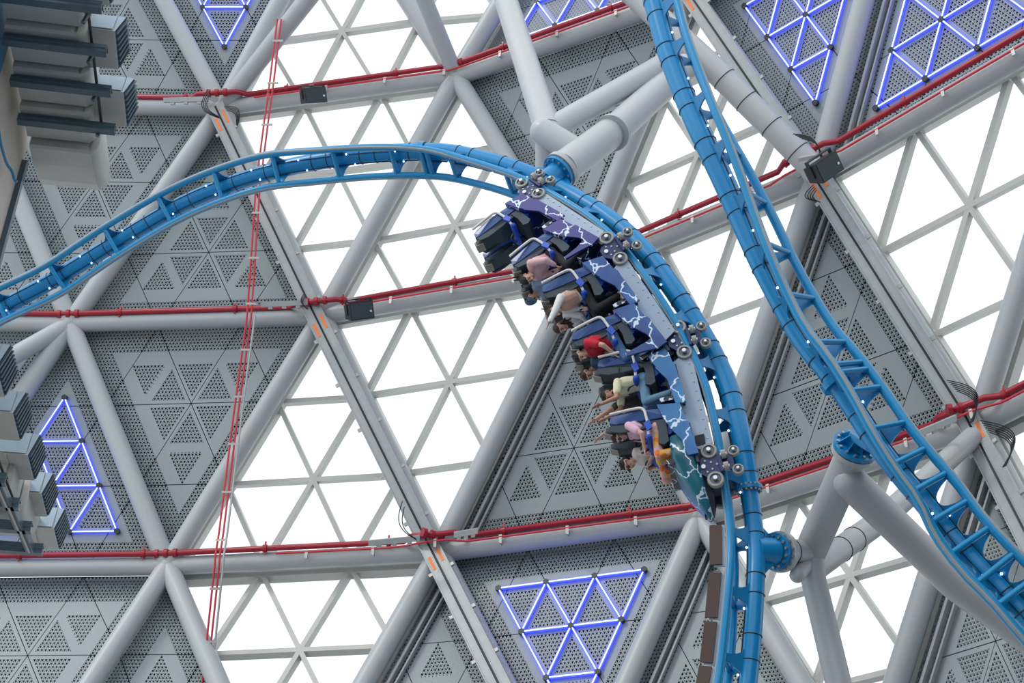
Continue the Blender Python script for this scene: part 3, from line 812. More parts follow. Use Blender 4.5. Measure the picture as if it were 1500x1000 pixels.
def xz_taper(poly, y, w, m=None):
    """profile in (x, z) whose half width shrinks towards the head end"""
    m = m or MB(); n = len(poly)
    def f(z): return 1.0 if z < 1.12 else max(0.5, 1.0-(z-1.12)*1.15)
    a = [V((x, y-w*f(z), z)) for x, z in poly]; b = [V((x, y+w*f(z), z)) for x, z in poly]
    m.add(a+b, [tuple(range(n))[::-1], tuple(range(n, 2*n))] + [(i, (i+1) % n, n+(i+1) % n, n+i) for i in range(n)]); return m
X0 = -1.1
def bogie(root, x, side):
    y = 0.345*side; yo = 0.350*side
    poly = [(x-0.27, 0.20), (x-0.07, 0.40), (x+0.07, 0.40), (x+0.27, 0.20), (x+0.15, 0.06), (x+0.10, -0.02), (x+0.19, -0.17), (x+0.05, -0.12), (x-0.05, -0.12), (x-0.19, -0.17), (x-0.10, -0.02), (x-0.15, 0.06)]
    o = xz_prism(poly, yo-0.02, yo+0.02).build('bogie_plate', M['navy'], root)
    m = lbox(x-0.10, x+0.10, min(0.1*side, yo), max(0.1*side, yo), 0.22, 0.38); m.build('axle_arm', M['navy'], o)
    def wheel(wx, wz, r, w, wy):
        c = V((wx, wy, wz))
        m = MB(); pr = [(-w/2, r*0.70), (-w/2, r*0.93), (-w/2+0.012, r), (w/2-0.012, r), (w/2, r*0.93), (w/2, r*0.70)]
        n = 22; vs = []; fs = []
        for j in range(n):
            a = 2*math.pi*j/n
            for yy, rr in pr: vs.append(c+V((rr*math.cos(a), yy, rr*math.sin(a))))
        K = len(pr)
        for j in range(n):
            for k in range(K-1): fs.append((j*K+k, j*K+k+1, ((j+1) % n)*K+k+1, ((j+1) % n)*K+k))
        m.add(vs, fs, False); wo = m.build('wheel', M['wheel'], o)
        m = MB(); m.cyl(c-YY*(w*0.30), c+YY*(w*0.30), r*0.74, 18); m.cyl(c-YY*(w*0.5), c+YY*(w*0.5), r*0.30, 14); m.build('wheel_hub', M['wheelhub'], o)
        m = MB(); m.cyl(c+YY*side*(w*0.5), c+YY*side*(w*0.5+0.05), r*0.25, 14); m.build('hub_cap', M['hubcap'], o)
    for sx in (-1, 1):
        wheel(x+0.235*sx, 0.192, 0.122, 0.09, y+0.01*side)
        wheel(x+0.155*sx, -0.155, 0.085, 0.08, y+0.012*side)
    m = MB(); m.cyl(V((x, yo+0.02*side, 0.32)), V((x, yo+0.05*side, 0.32)), 0.034, 14); m.build('pivot_cap', M['hubcap'], o)
    for sx in (-1, 1):                                      # guide wheels running on the outer flank of the rail
        c = V((x+0.10*sx, y+0.095*side, 0.0)); m = MB(); m.cyl(c-ZZ*0.035, c+ZZ*0.035, 0.068, 18); m.build('guide_wheel', M['wheel'], o)
        m = MB(); m.cyl(c-ZZ*0.05, c+ZZ*0.05, 0.025, 10); m.build('hub_cap', M['hubcap'], o)
    m = lbox(x-0.15, x+0.15, min(yo, yo+0.08*side), max(yo, yo+0.08*side), 0.045, 0.09); m.build('guide_arm', M['navy'], o)
    for k, (bx, bz) in enumerate(((x-0.05, 0.2), (x+0.06, 0.2), (x, 0.12), (x-0.09, 0.28), (x+0.09, 0.28))):
        m = MB(); m.cyl(V((bx, yo, bz)), V((bx, yo+0.03*side, bz)), 0.016, 8); m.build('bolt', M['bolt'], o)

def seat(root, a, y):
    w = 0.21
    sh = [(a+0.02, 0.62), (a+0.16, 0.66), (a+0.13, 1.05), (a+0.05, 1.44), (a-0.01, 1.54), (a-0.10, 1.50), (a-0.10, 1.40), (a-0.04, 1.0)]
    so = xz_taper(sh, y, w).build('seat_shell', M['seatblue'], root)
    m = MB(); xz_taper([(a+0.13, 0.84), (a+0.25, 0.84), (a+0.25, 1.16), (a+0.20, 1.34), (a+0.17, 1.56), (a+0.13, 1.62), (a+0.06, 1.60), (a+0.06, 1.40), (a+0.13, 1.05)], y, w*0.9, m)
    m.build('back_cushion', M['cushion'], so)
    m = MB(); xz_prism([(a+0.06, 1.605), (a+0.13, 1.622), (a+0.185, 1.52), (a+0.20, 1.53), (a+0.14, 1.645), (a+0.055, 1.625)], y-w*0.42, y+w*0.42, m)
    m.build('headrest_pad', M['padgrey'], so)
    for sg in (-1, 1):
        xz_prism([(a+0.14, 1.22), (a+0.23, 1.24), (a+0.225, 1.40), (a+0.17, 1.54), (a+0.08, 1.56)], y+sg*w*0.72-0.015, y+sg*w*0.72+0.015).build('side_wing', M['cushion'], so)
    m = MB(); xz_prism([(a+0.18, 0.70), (a+0.56, 0.72), (a+0.60, 0.80), (a+0.56, 0.88), (a+0.36, 0.84), (a+0.18, 0.85)], y-w, y+w, m); m.build('seat_cushion', M['cushion'], root)
    xz_prism([(a+0.14, 0.46), (a+0.30, 0.46), (a+0.44, 0.70), (a+0.14, 0.72)], y-w*0.8, y+w*0.8).build('seat_base', M['brightblue'], root)
    lb = None
    for sg in (-1, 1):
        yy = y+sg*(w+0.025)
        m = MB(); m.tube(rounded([(a-0.08, yy, 1.50), (a-0.085, yy, 1.20), (a-0.075, yy, 0.98), (a+0.18, yy, 0.965), (a+0.42, yy-sg*0.03, 1.00)], 0.09), 0.022, 10)
        o = m.build('lap_bar', M['lapbar'], root)
        if sg < 0: lb = o
        xz_prism([(a+0.16, 0.93), (a+0.30, 0.92), (a+0.34, 1.00), (a+0.20, 1.03)], yy-0.025, yy+0.025).build('bar_joint', M['brightblue'], o)
    m = MB(); m.tube([V((a+0.43, y-w+0.0, 1.0)), V((a+0.45, y, 1.01)), V((a+0.43, y+w, 1.0))], 0.05, 12, dome=True); m.build('lap_pad', M['brightblue'], lb)
    for sg in (-1, 1):
        m = MB(); m.tube(rounded([(a+0.45, y+sg*0.10, 1.02), (a+0.50, y+sg*0.10, 1.14), (a+0.52, y+sg*0.05, 1.16)], 0.03), 0.014, 8); m.build('grab_handle', M['cushion'], lb)

ROW = (0.12, 1.16)
WQ = [T1.near(787, 280, -1)*DS, T1.near(907, 372, -1)*DS, T1.near(1003, 508, -1)*DS, T1.near(1056, 688, -1)*DS]
CARS = []
def make_car(k, label, cov, last):
    q = WQ[k]; Mx = track_frame(q+1.1)
    root = thing('coaster_car', label, 'coaster car', 'coaster cars of the train'); root.matrix_world = Mx
    LOCAL.add(root.name); CARS.append((root, Mx))
    L = 2.12 if not last else 2.45
    lbox(X0-0.2, X0+L, -0.20, 0.20, 0.13, 0.38).build('chassis', M['chassis'], root)
    for sg in (-1, 1):
        y = 0.345*sg
        pl = xz_prism([(X0+0.34, 0.10), (X0+1.85, 0.10), (X0+1.92, 0.30), (X0+1.80, 0.46), (X0+0.40, 0.46), (X0+0.30, 0.30)], y-0.012, y+0.012).build('underside_plate', M['lavender'], root)
        for j in range(9):
            for zz in (0.16, 0.39):
                m = MB(); m.cyl(V((X0+0.44+j*0.165, y, zz)), V((X0+0.44+j*0.165, y+0.022*sg, zz)), 0.013, 6); m.build('rivet', M['bolt'], pl)
        bogie(root, X0, sg)
        if last: bogie(root, X0+2.22, sg)
    for r, off in enumerate(ROW):
        a = X0+off
        bl = MB(); bl.prism([V((a+0.02, -0.54, 0.44)), V((a+0.38, -0.54, 0.40)), V((a+0.36, -0.54, 0.66)), V((a+0.22, -0.54, 0.72)), V((a-0.04, -0.54, 0.78))], YY*1.08)
        bl.build('row_fairing', M[cov[r]], root)
        lbox(a+0.36, a+1.02, -0.50, 0.50, 0.36, 0.40).build('footwell_floor', M['chassis'], root)
        for sg in (-1, 1):
            y = 0.525*sg
            end = a+1.06 if r == 0 else a+0.90
            xz_prism([(a+0.34, 0.38), (end, 0.34), (end, 0.50), (a+0.62, 0.54), (a+0.36, 0.68)], y-0.018, y+0.018).build('side_fairing', M[cov[r]], root)
            if r == 1 and not last:
                xz_prism([(end-0.20, 0.42), (end, 0.36), (end+0.02, 0.50), (end-0.05, 0.75), (end-0.10, 0.98), (end-0.15, 0.98), (end-0.14, 0.72)], y-0.02, y+0.02).build('guard_fin', M[cov[r]], root)
        lbox(a+0.86, a+0.93, -0.46, 0.46, 0.40, 0.72 if r == 0 else 0.82).build('shin_panel', M['bolt_dark'], root)
        for y in (0.255, -0.255): seat(root, a, y)
        for yy in (0.0,):
            xz_prism([(a+0.04, 0.6), (a+0.30, 0.62), (a+0.16, 1.2), (a+0.02, 1.2)], -0.04, 0.04).build('centre_post', M['brightblue'], root)
    if last:
        secs = [(1.56+0.12, 0.53, 0.36, 0.74), (2.05, 0.52, 0.36, 0.76), (2.35, 0.45, 0.35, 0.66), (2.60, 0.33, 0.35, 0.55), (2.80, 0.19, 0.35, 0.46), (2.92, 0.06, 0.35, 0.40)]
        vs = []; n = 20
        for x, hw, z0, z1 in secs:
            for j in range(n):
                t = 2*math.pi*j/n; cx, sx = math.cos(t), math.sin(t)
                e = 0.45
                vs.append(V((X0+x, hw*math.copysign(abs(cx)**e, cx), (z0+z1)/2 + (z1-z0)/2*math.copysign(abs(sx)**e, sx))))
        fs = []
        for i in range(len(secs)-1):
            for j in range(n): fs.append((i*n+j, i*n+(j+1) % n, (i+1)*n+(j+1) % n, (i+1)*n+j))
        fs += [tuple(range(n))[::-1], tuple(range((len(secs)-1)*n, len(secs)*n))]
        m = MB(); m.add(vs, fs, True); m.build('nose_cone', M['bolt_teal'], root)
        m = MB(); m.prism([V((X0+1.7, -0.40, 0.20)), V((X0+2.60, -0.16, 0.26)), V((X0+2.85, -0.05, 0.33)), V((X0+2.85, 0.05, 0.33)), V((X0+2.60, 0.16, 0.26)), V((X0+1.7, 0.40, 0.20))], ZZ*0.14); m.build('nose_skid', M['chassis'], root)
        m = MB(); m.prism([V((X0+2.5, -0.10, 0.30)), V((X0+2.98, -0.02, 0.36)), V((X0+2.98, 0.02, 0.36)), V((X0+2.5, 0.10, 0.30))], ZZ*0.03); m.build('nose_lip', M['lavender'], root)
    else:
        m = MB(); m.tube([V((X0+1.9, 0, 0.25)), V((X0+2.34, 0, 0.25))], 0.05, 10); m.build('coupling_bar', M['navy'], root)
    bpy.context.view_layer.update()
make_car(0, 'rear coaster car in purple lightning paint, its back row empty', ('bolt_purple', 'bolt_purple'), False)
make_car(1, 'middle coaster car in blue lightning paint carrying the rider in red', ('bolt_blue', 'bolt_blue'), False)
make_car(2, 'front coaster car with teal pointed nose, pointing downwards', ('bolt_sky', 'bolt_sky'), True)

# ------------------------------------------------------------------ riders
def capsule(m, a, b, r0, r1, n=10):
    a, b = V(a), V(b)
    if (b-a).length < 1e-4: m.sphere(a, r0, n, 8); return
    m.tube([a, b], [r0, r1], n, dome=True)
REMESH = []
def blob(name, caps, material, parent, voxel, smooth=3):
    m = MB()
    for c in caps: capsule(m, *c)
    o = m.build(name, material, parent)
    md = o.modifiers.new('r', 'REMESH'); md.mode = 'VOXEL'; md.voxel_size = voxel; md.use_smooth_shade = True
    sm = o.modifiers.new('s', 'SMOOTH'); sm.iterations = smooth; sm.factor = 0.5
    REMESH.append(o); return o
def hand(w, d, n, side, curl):
    """capsules of a hand: wrist w, direction d, palm normal n; thumb on `side`"""
    d = d.normalized(); n = (n-d*n.dot(d)).normalized(); s = d.cross(n)*side
    caps = []
    for k, o in enumerate((-0.027, -0.009, 0.009, 0.027)):
        base = w+d*0.085+s*o
        caps.append((w+d*0.01+s*o*0.6, base, 0.014, 0.0125, 7))
        L = (0.058, 0.074, 0.080, 0.070)[k]; p = base; e = d+s*o*3.0*(1-curl)
        for j in range(3):
            ang = curl*(j+1)*0.75; dd = (e.normalized()*math.cos(ang)+n*math.sin(ang)); q = p+dd*L*(0.44, 0.32, 0.24)[j]
            caps.append((p, q, 0.0095-0.001*j, 0.0088-0.001*j, 6)); p = q
    b = w+d*0.03+s*0.028; q = b+(d*0.6+s*0.75+n*0.2*curl).normalized()*0.042; t = q+(d*0.9+s*0.3+n*0.5*curl).normalized()*0.032
    caps += [(b, q, 0.013, 0.011, 6), (q, t, 0.011, 0.009, 6)]
    return caps
cloth_n = [0]
def person(car, row, y, label, skin, shirt, trousers, hair, hair_style='short', sleeve='short', arms=('hold', 'hold'), beard=False, glasses=None, shoe=(0.7, 0.7, 0.7), lean=0.0, extra=None, yaw=0.35, print_col=None, dx=0.0, dz=0.0):
    root = thing('person', label, 'person', 'riders in the train')
    croot, Mx = CARS[car]
    o = V((X0+ROW[row], y, 0)); root.matrix_world = Mx @ Matrix.Translation(o); LOCAL.add(root.name)
    ms = mat('skin', skin, 0.5); mshirt = mat('shirt_cloth', shirt, 0.8, noise=0.12 if print_col is None else 0.0, nscale=9, bump=0.3); mt = mat('trouser_cloth', trousers, 0.85, noise=0.2, nscale=14, bump=0.3); mh = mat('hair', hair, 0.7, noise=0.3, nscale=40); msh = mat('shoe', shoe, 0.6)
    if print_col:
        nt = mt.node_tree; vo = nt.nodes.new('ShaderNodeTexVoronoi'); vo.inputs['Scale'].default_value = 11
        tc = nt.nodes.new('ShaderNodeTexCoord'); nt.links.new(tc.outputs['Object'], vo.inputs['Vector'])
        cr = nt.nodes.new('ShaderNodeValToRGB'); cr.color_ramp.interpolation = 'CONSTANT'
        cr.color_ramp.elements[0].color = (*print_col[0], 1); cr.color_ramp.elements[1].position = 0.75; cr.color_ramp.elements[1].color = (*print_col[3], 1)
        for p_, c_ in ((0.3, print_col[1]), (0.52, print_col[2])):
            e = cr.color_ramp.elements.new(p_); e.color = (*c_, 1)
        sx = nt.nodes.new('ShaderNodeSeparateColor'); nt.links.new(vo.outputs['Color'], sx.inputs[0]); nt.links.new(sx.outputs[0], cr.inputs[0])
        nt.links.new(cr.outputs[0], nt.nodes['Principled BSDF'].inputs['Base Color'])
    hip = V((0.40+dx, 0, 0.90+dz)); wst = hip+V((-0.015+lean*0.3, 0, 0.13)); ch = hip+V((lean*0.7, 0, 0.30)); nk = hip+V((0.03+lean, 0, 0.435)); hd = hip+V((0.085+lean*1.1, 0, 0.555))
    cy, sy = math.cos(yaw), math.sin(yaw)
    f = V((cy, sy, -0.18)).normalized(); u = (ZZ-f*ZZ.dot(f)).normalized(); s = u.cross(f)
    body = [(hip-YY*0.07, hip+YY*0.07, 0.105, 0.105), (hip, wst, 0.12, 0.11), (wst, ch, 0.11, 0.125), (wst-YY*0.05, ch-YY*0.09, 0.09, 0.095), (wst+YY*0.05, ch+YY*0.09, 0.09, 0.095),
            (ch-YY*0.10+ZZ*0.09, ch+YY*0.10+ZZ*0.09, 0.075, 0.075), (ch+ZZ*0.06, nk, 0.075, 0.055), (nk-ZZ*0.01, hd-u*0.02, 0.054, 0.05),
            (hd+u*0.035-f*0.012, hd+u*0.03+f*0.008, 0.088, 0.086), (hd-u*0.045+f*0.035, hd-u*0.055+f*0.05, 0.058, 0.044), (hd+u*0.0+f*0.03, hd+u*0.02+f*0.03, 0.07, 0.07),
            (hd+u*0.022+f*0.095, hd-u*0.012+f*0.118, 0.010, 0.016), (hd+s*0.085-u*0.0, hd+s*0.09+u*0.03, 0.014, 0.018), (hd-s*0.085, hd-s*0.09+u*0.03, 0.014, 0.018)]
    shirtc = [(hip+ZZ*0.02-YY*0.05, hip+ZZ*0.02+YY*0.05, 0.12, 0.12), (hip+ZZ*0.02, wst, 0.135, 0.125), (wst, ch, 0.125, 0.138), (wst-YY*0.05, ch-YY*0.09, 0.10, 0.108), (wst+YY*0.05, ch+YY*0.09, 0.10, 0.108), (ch-YY*0.11+ZZ*0.085, ch+YY*0.11+ZZ*0.085, 0.085, 0.085)]
    trou = [(hip-YY*0.08, hip+YY*0.08, 0.118, 0.118)]; shoes = [[], []]
    for k, sg in enumerate((-1, 1)):
        h = hip+YY*0.085*sg-ZZ*0.01; kn = V((0.80+dx*0.6, 0.10*sg, 0.93+dz*0.5)); an = V((0.72+dx*0.4+0.03*k, 0.105*sg, 0.53)); toe = an+V((0.13, 0.01*sg, -0.055))
        body += [(h, kn, 0.078, 0.056), (kn, an, 0.056, 0.036), (an, toe, 0.035, 0.028)]
        trou += [(h, kn, 0.092, 0.070), (kn, an+ZZ*0.02, 0.069, 0.056)]
        shoes[k] = [(an-V((0.03, 0, 0.025)), toe, 0.046, 0.038)]
        sh = ch+YY*0.175*sg+ZZ*0.085
        pose = arms[k]
        if pose == 'hold': el = sh+V((0.10, 0.05*sg, -0.26)); wr = V((0.54+dx*0.5, sh.y*0.62, 1.09)); cu = 0.9; pn = V((0.3, 0, -1))
        elif pose == 'grip': el = sh+V((0.21, 0.06*sg, -0.17)); wr = V((0.62+dx*0.5, sh.y*0.55, 1.10)); cu = 0.9; pn = V((0.3, 0, -1))
        elif pose == 'reach': el = sh+V((0.27, 0.02*sg, 0.06)); wr = el+V((0.07, 0.03*sg, 0.25)); cu = 0.12; pn = V((1, 0, 0))
        elif pose == 'up': el = sh+V((0.13, 0.06*sg, 0.24)); wr = el+V((0.12, 0.04*sg, 0.23)); cu = 0.1; pn = V((1, 0, 0))
        elif pose == 'out': el = sh+V((0.20, 0.06*sg, 0.19)); wr = el+V((0.17, 0.05*sg, 0.18)); cu = 0.1; pn = V((1, 0, 0))
        body += [(sh, el, 0.050, 0.040), (el, wr, 0.040, 0.027)] + hand(wr, wr-el, pn, sg, cu)
        shirtc += [(sh, sh.lerp(el, 0.62 if sleeve == 'short' else 1.0), 0.068, 0.062 if sleeve == 'short' else 0.054)]
        if sleeve == 'long': shirtc += [(el, el.lerp(wr, 0.93), 0.054, 0.040)]
    b = blob('body', body, ms, root, 0.0085)
    blob('shirt', shirtc, mshirt, root, 0.013); blob('trousers', trou, mt, root, 0.014)
    for k in (0, 1): blob('shoe', shoes[k], msh, root, 0.012)
    hc = [(hd+u*0.055-f*0.022, hd+u*0.052-f*0.005, 0.090, 0.088), (hd+u*0.01-f*0.045, hd+u*0.04-f*0.04, 0.080, 0.085)]
    rnd = random.Random(len(label))
    if hair_style == 'short':
        for j in range(16):
            t = rnd.uniform(0, 6.28); p = hd+u*0.09-f*0.015+(s*math.cos(t)*0.06+f*math.sin(t)*0.055); hc.append((p, p+u*0.035+s*rnd.uniform(-0.02, 0.02), 0.028, 0.014, 6))
    elif hair_style == 'long':
        for j in range(16):
            t = rnd.uniform(-1.3, 1.3); p = hd-f*0.06+s*0.07*math.sin(t)+u*rnd.uniform(-0.02, 0.06)
            q1 = p+V((-0.06, rnd.uniform(-0.03, 0.03), 0.05)); q2 = q1+V((rnd.uniform(-0.08, 0.02), rnd.uniform(-0.05, 0.05), rnd.uniform(-0.16, 0.12)))
            hc += [(p, q1, 0.034, 0.028, 6), (q1, q2, 0.028, 0.010, 6)]
    elif hair_style == 'flow':
        for j in range(18):
            t = rnd.uniform(-1.4, 1.4); p = hd-f*0.03+s*0.075*math.sin(t)+u*rnd.uniform(-0.06, 0.05)
            q1 = p+V((0.02, rnd.uniform(-0.02, 0.06), -0.07)); q2 = q1+V((rnd.uniform(-0.02, 0.06), rnd.uniform(-0.04, 0.08), rnd.uniform(-0.16, -0.05)))
            hc += [(p, q1, 0.036, 0.030, 6), (q1, q2, 0.030, 0.012, 6)]
    blob('hair', hc, mh, root, 0.011, 2)
    mdark = mat('eye_dark', (0.02, 0.015, 0.012), 0.3)
    for sg in (-1, 1):
        m = MB(); m.sphere(hd+u*0.022+f*0.092+s*0.034*sg, 0.013, 8, 6); m.build('eye', mdark, root)
        blob('eyebrow', [(hd+u*0.048+f*0.090+s*0.018*sg, hd+u*0.046+f*0.082+s*0.052*sg, 0.006, 0.005, 6)], mh, root, 0.004, 1)
    m = MB(); m.tube([hd-u*0.048+f*0.094-s*0.024, hd-u*0.052+f*0.099, hd-u*0.048+f*0.094+s*0.024], 0.0075, 7, dome=True); m.build('mouth', mat('lips', (0.45, 0.12, 0.12), 0.5), root)
    if beard:
        blob('beard', [(hd-u*0.06+f*0.035-s*0.045, hd-u*0.085+f*0.06, 0.030, 0.026), (hd-u*0.06+f*0.035+s*0.045, hd-u*0.085+f*0.06, 0.030, 0.026)], mh, root, 0.010, 2)
    if glasses:
        mg = mat('sunglass_lens', glasses, 0.15)
        m = MB()
        for sg in (-1, 1):
            m.cyl(hd+u*0.022+f*0.100+s*0.034*sg, hd+u*0.022+f*0.110+s*0.034*sg, 0.027, 14)
            m.tube([hd+u*0.026+f*0.100+s*0.058*sg, hd+u*0.03+f*0.0+s*0.098*sg], 0.005, 6)
        m.tube([hd+u*0.026+f*0.108-s*0.012, hd+u*0.026+f*0.108+s*0.012], 0.005, 6); m.build('sunglasses', mg, root)
    if extra == 'cap':
        blob('cap', [(hd+u*0.07-f*0.02, hd+u*0.065+f*0.005, 0.088, 0.086), (hd+u*0.06+f*0.07, hd+u*0.055+f*0.14, 0.03, 0.018), (hd+u*0.06+f*0.07+s*0.04, hd+u*0.055+f*0.12+s*0.03, 0.024, 0.015), (hd+u*0.06+f*0.07-s*0.04, hd+u*0.055+f*0.12-s*0.03, 0.024, 0.015)], mat('cap_cloth', (0.06, 0.10, 0.16), 0.8), root, 0.011, 2)
    if extra == 'vest':
        blob('vest', [(wst, ch, 0.133, 0.148), (wst-YY*0.05, ch-YY*0.085, 0.107, 0.117), (wst+YY*0.05, ch+YY*0.085, 0.107, 0.117), (ch-YY*0.09+ZZ*0.07, ch+YY*0.09+ZZ*0.07, 0.098, 0.098)], mat('vest_cloth', (0.62, 0.38, 0.29), 0.8, noise=0.1, nscale=9), root, 0.013)
    if extra == 'bandana':
        blob('yellow_hairband', [(hd+u*0.10-f*0.055, hd+u*0.075-f*0.08, 0.045, 0.045)], mat('band_cloth', (0.75, 0.62, 0.25), 0.8), root, 0.011, 2)
    return root
DARK = (0.012, 0.010, 0.010)
person(0, 1, 0.255, 'rider in a pale pink top gripping the lap bar, dark hair', (0.55, 0.33, 0.25), (0.72, 0.45, 0.48), (0.02, 0.02, 0.025), DARK, 'long', 'long', ('hold', 'grip'), lean=-0.06, dx=-0.08, dz=0.07)
person(0, 1, -0.255, 'rider in a denim blue shirt with a cap, beside the pink top', (0.50, 0.30, 0.22), (0.24, 0.36, 0.50), (0.05, 0.07, 0.12), DARK, 'short', 'short', ('hold', 'grip'), extra='cap', lean=-0.03, dx=-0.16, dz=0.10)
person(1, 0, 0.255, 'rider with peach vest over white sleeves, one arm stretched out', (0.58, 0.36, 0.28), (0.70, 0.70, 0.70), (0.012, 0.012, 0.015), (0.035, 0.022, 0.016), 'long', 'long', ('hold', 'out'), extra='vest', lean=-0.02, dx=-0.10, dz=0.07)
person(1, 0, -0.255, 'rider with long flying brown hair and a pale grey top', (0.58, 0.35, 0.27), (0.60, 0.61, 0.65), (0.02, 0.02, 0.03), (0.035, 0.02, 0.016), 'flow', 'long', ('hold', 'grip'), lean=0.0, dx=-0.12, dz=0.04)
person(1, 1, 0.255, 'rider in a bright red short-sleeved top', (0.55, 0.33, 0.26), (0.55, 0.012, 0.04), (0.06, 0.14, 0.30), DARK, 'short', 'short', ('hold', 'grip'), lean=-0.09, dx=-0.14, dz=0.08)
person(1, 1, -0.255, 'rider in a dark patterned denim jacket with a pale hairband', (0.55, 0.33, 0.26), (0.03, 0.08, 0.14), (0.10, 0.18, 0.30), (0.05, 0.03, 0.02), 'short', 'long', ('hold', 'grip'), extra='bandana', lean=-0.04, dx=-0.12, dz=0.06)
person(2, 0, 0.255, 'bearded rider in a pale yellow shirt reaching out with both arms', (0.42, 0.22, 0.15), (0.72, 0.68, 0.46), (0.12, 0.24, 0.36), DARK, 'short', 'short', ('reach', 'reach'), beard=True, shoe=(0.75, 0.72, 0.72), lean=0.0, dx=0.0, dz=0.0)
person(2, 0, -0.255, 'rider in a dark brown shirt with both arms raised', (0.55, 0.32, 0.24), (0.075, 0.065, 0.065), (0.12, 0.22, 0.33), DARK, 'short', 'short', ('up', 'up'), beard=True, shoe=(0.72, 0.66, 0.66), lean=0.06, dx=0.02, dz=0.0)
person(2, 1, 0.255, 'front row rider in a pink blouse wearing dark sunglasses', (0.58, 0.36, 0.28), (0.72, 0.45, 0.60), (0.60, 0.40, 0.36), (0.03, 0.018, 0.015), 'short', 'short', ('hold', 'grip'), glasses=(0.02, 0.02, 0.025), print_col=((0.75, 0.45, 0.42), (0.75, 0.18, 0.03), (0.70, 0.40, 0.08), (0.55, 0.35, 0.38)), lean=-0.12, dx=-0.17, dz=-0.03)
person(2, 1, -0.255, 'front row rider in white and black with sunglasses and orange floral trousers', (0.58, 0.36, 0.28), (0.68, 0.62, 0.62), (0.7, 0.3, 0.1), DARK, 'short', 'short', ('hold', 'hold'), glasses=(0.02, 0.02, 0.02), print_col=((0.78, 0.48, 0.10), (0.78, 0.16, 0.03), (0.60, 0.30, 0.36), (0.70, 0.45, 0.40)), lean=-0.02, dx=-0.06, dz=-0.04)
# turn the remeshed bodies and clothes into plain meshes
bpy.context.view_layer.update()
dg = bpy.context.evaluated_depsgraph_get()
for o in REMESH:
    me = D.meshes.new_from_object(o.evaluated_get(dg)); old = o.data
    o.modifiers.clear(); mt_ = old.materials[0]; o.data = me
    me.materials.clear(); me.materials.append(mt_); me.polygons.foreach_set('use_smooth', [True]*len(me.polygons)); D.meshes.remove(old)
# ------------------------------------------------------------------ ducts, air units and steel channels along the side wall
def abz_prism(o, poly, a0, a1, m=None):
    """profile in (b, z) extruded along AX from a0 to a1, at origin o"""
    m = m or MB(); m.prism([o+AX*a0+BX*b+Z*z for b, z in poly], AX*(a1-a0)); return m
ORD = ['nearest', 'second', 'third', 'fourth', 'fifth', 'farthest']
def duct_body(o, w, ln, label, end=False):
    root = thing('duct_section', label, 'duct', 'plastered duct sections', o)
    poly = [(0, 0.03), (0.03, 0), (ln*0.45, 0.035), (ln*0.47, 0.075), (ln, 0.10), (ln, 0.55), (0, 0.55)]
    if end: poly = [(0, 0.02), (0.04, 0), (0.35, 0.02), (0.75, 0.10), (1.02, 0.24), (1.12, 0.42), (1.14, 0.55), (0, 0.55)]
    m = abz_prism(o, poly, 0, w*0.90); m.build('duct_shell', M['plaster'], root)
    p2 = [(b, z+0.03) for b, z in poly]
    m = MB()                                                 # rounded outer cheek
    secs = []
    for k in range(6):
        t = k/5; a = w*(0.86+0.14*math.sin(t*math.pi/2)); up_ = 0.16*(1-math.cos(t*math.pi/2))
        secs.append([o+AX*a+BX*(b+(0 if b < 0.1 else -up_*0.2))+Z*min(0.55, z+up_) for b, z in poly])
    n = len(poly); vs = [p for s_ in secs for p in s_]
    m.add(vs, [(i*n+j, i*n+(j+1) % n, (i+1)*n+(j+1) % n, (i+1)*n+j) for i in range(5) for j in range(n)] + [tuple(range(5*n, 6*n))], True)
    m.build('duct_cheek', M['plaster'], root)
    if not end:
        m = abz_prism(o, [(ln*0.455, 0.02), (ln*0.475, 0.02), (ln*0.475, 0.08), (ln*0.455, 0.08)], 0, w*0.9); m.build('seam_lip', M['plaster'], root)
    return root
def air_unit(o, label, group, w=0.52, h=0.34, ln=0.62):
    root = thing('air_unit', label, 'air unit', group, o)
    m = abz_prism(o, [(0, 0), (ln, 0.0), (ln, h), (0.10, h)], 0, w*0.90); m.build('casing', M['plaster'], root)
    m = abz_prism(o, [(-0.014, 0.02), (-0.004, 0.02), (0.10, h+0.004), (0.088, h+0.004)], -0.02, w*0.87); m.build('blue_front_plate', M['paleblue'], root)  # front face in pale blue, the bluish light on it painted in
    m = abz_prism(o, [(0, 0.0), (0.02, -0.02), (ln, -0.02), (ln, 0)], w*0.30, w*0.36); m.build('rib', M['plaster'], root)
    # outlet grille leaning on the outer end
    q = [(0.0, 0.0), (ln, 0.0), (ln, h), (0.08, h)]
    c = [o+AX*(w*0.90)+BX*b+Z*z for b, z in q]; e = [o+AX*(w*0.90+(0.085 if z > 0.1 else 0.015))+BX*(b*0.98+0.005)+Z*(z*0.98+0.004) for b, z in q]
    m = MB(); m.add(c+e, [(0,1,5,4),(1,2,6,5),(2,3,7,6),(3,0,4,7),(0,3,2,1)]); g = m.build('outlet_frame', M['paleblue'], root)
    m = MB(); m.add([p-AX*0.012+Z*0.0 for p in e], [(0,1,2,3)]); m.build('outlet_dark', M['groove'], g)
    for k in range(7):
        t = (k+0.5)/7; a_, b_ = e[0].lerp(e[1], t), e[3].lerp(e[2], t)
        m = MB(); d, L = basis(a_, b_); m.box((a_+b_)/2+AX*0.005, d*L/2, BX*0.012, AX*0.022); m.build('slat', M['channel'], g)
    return root
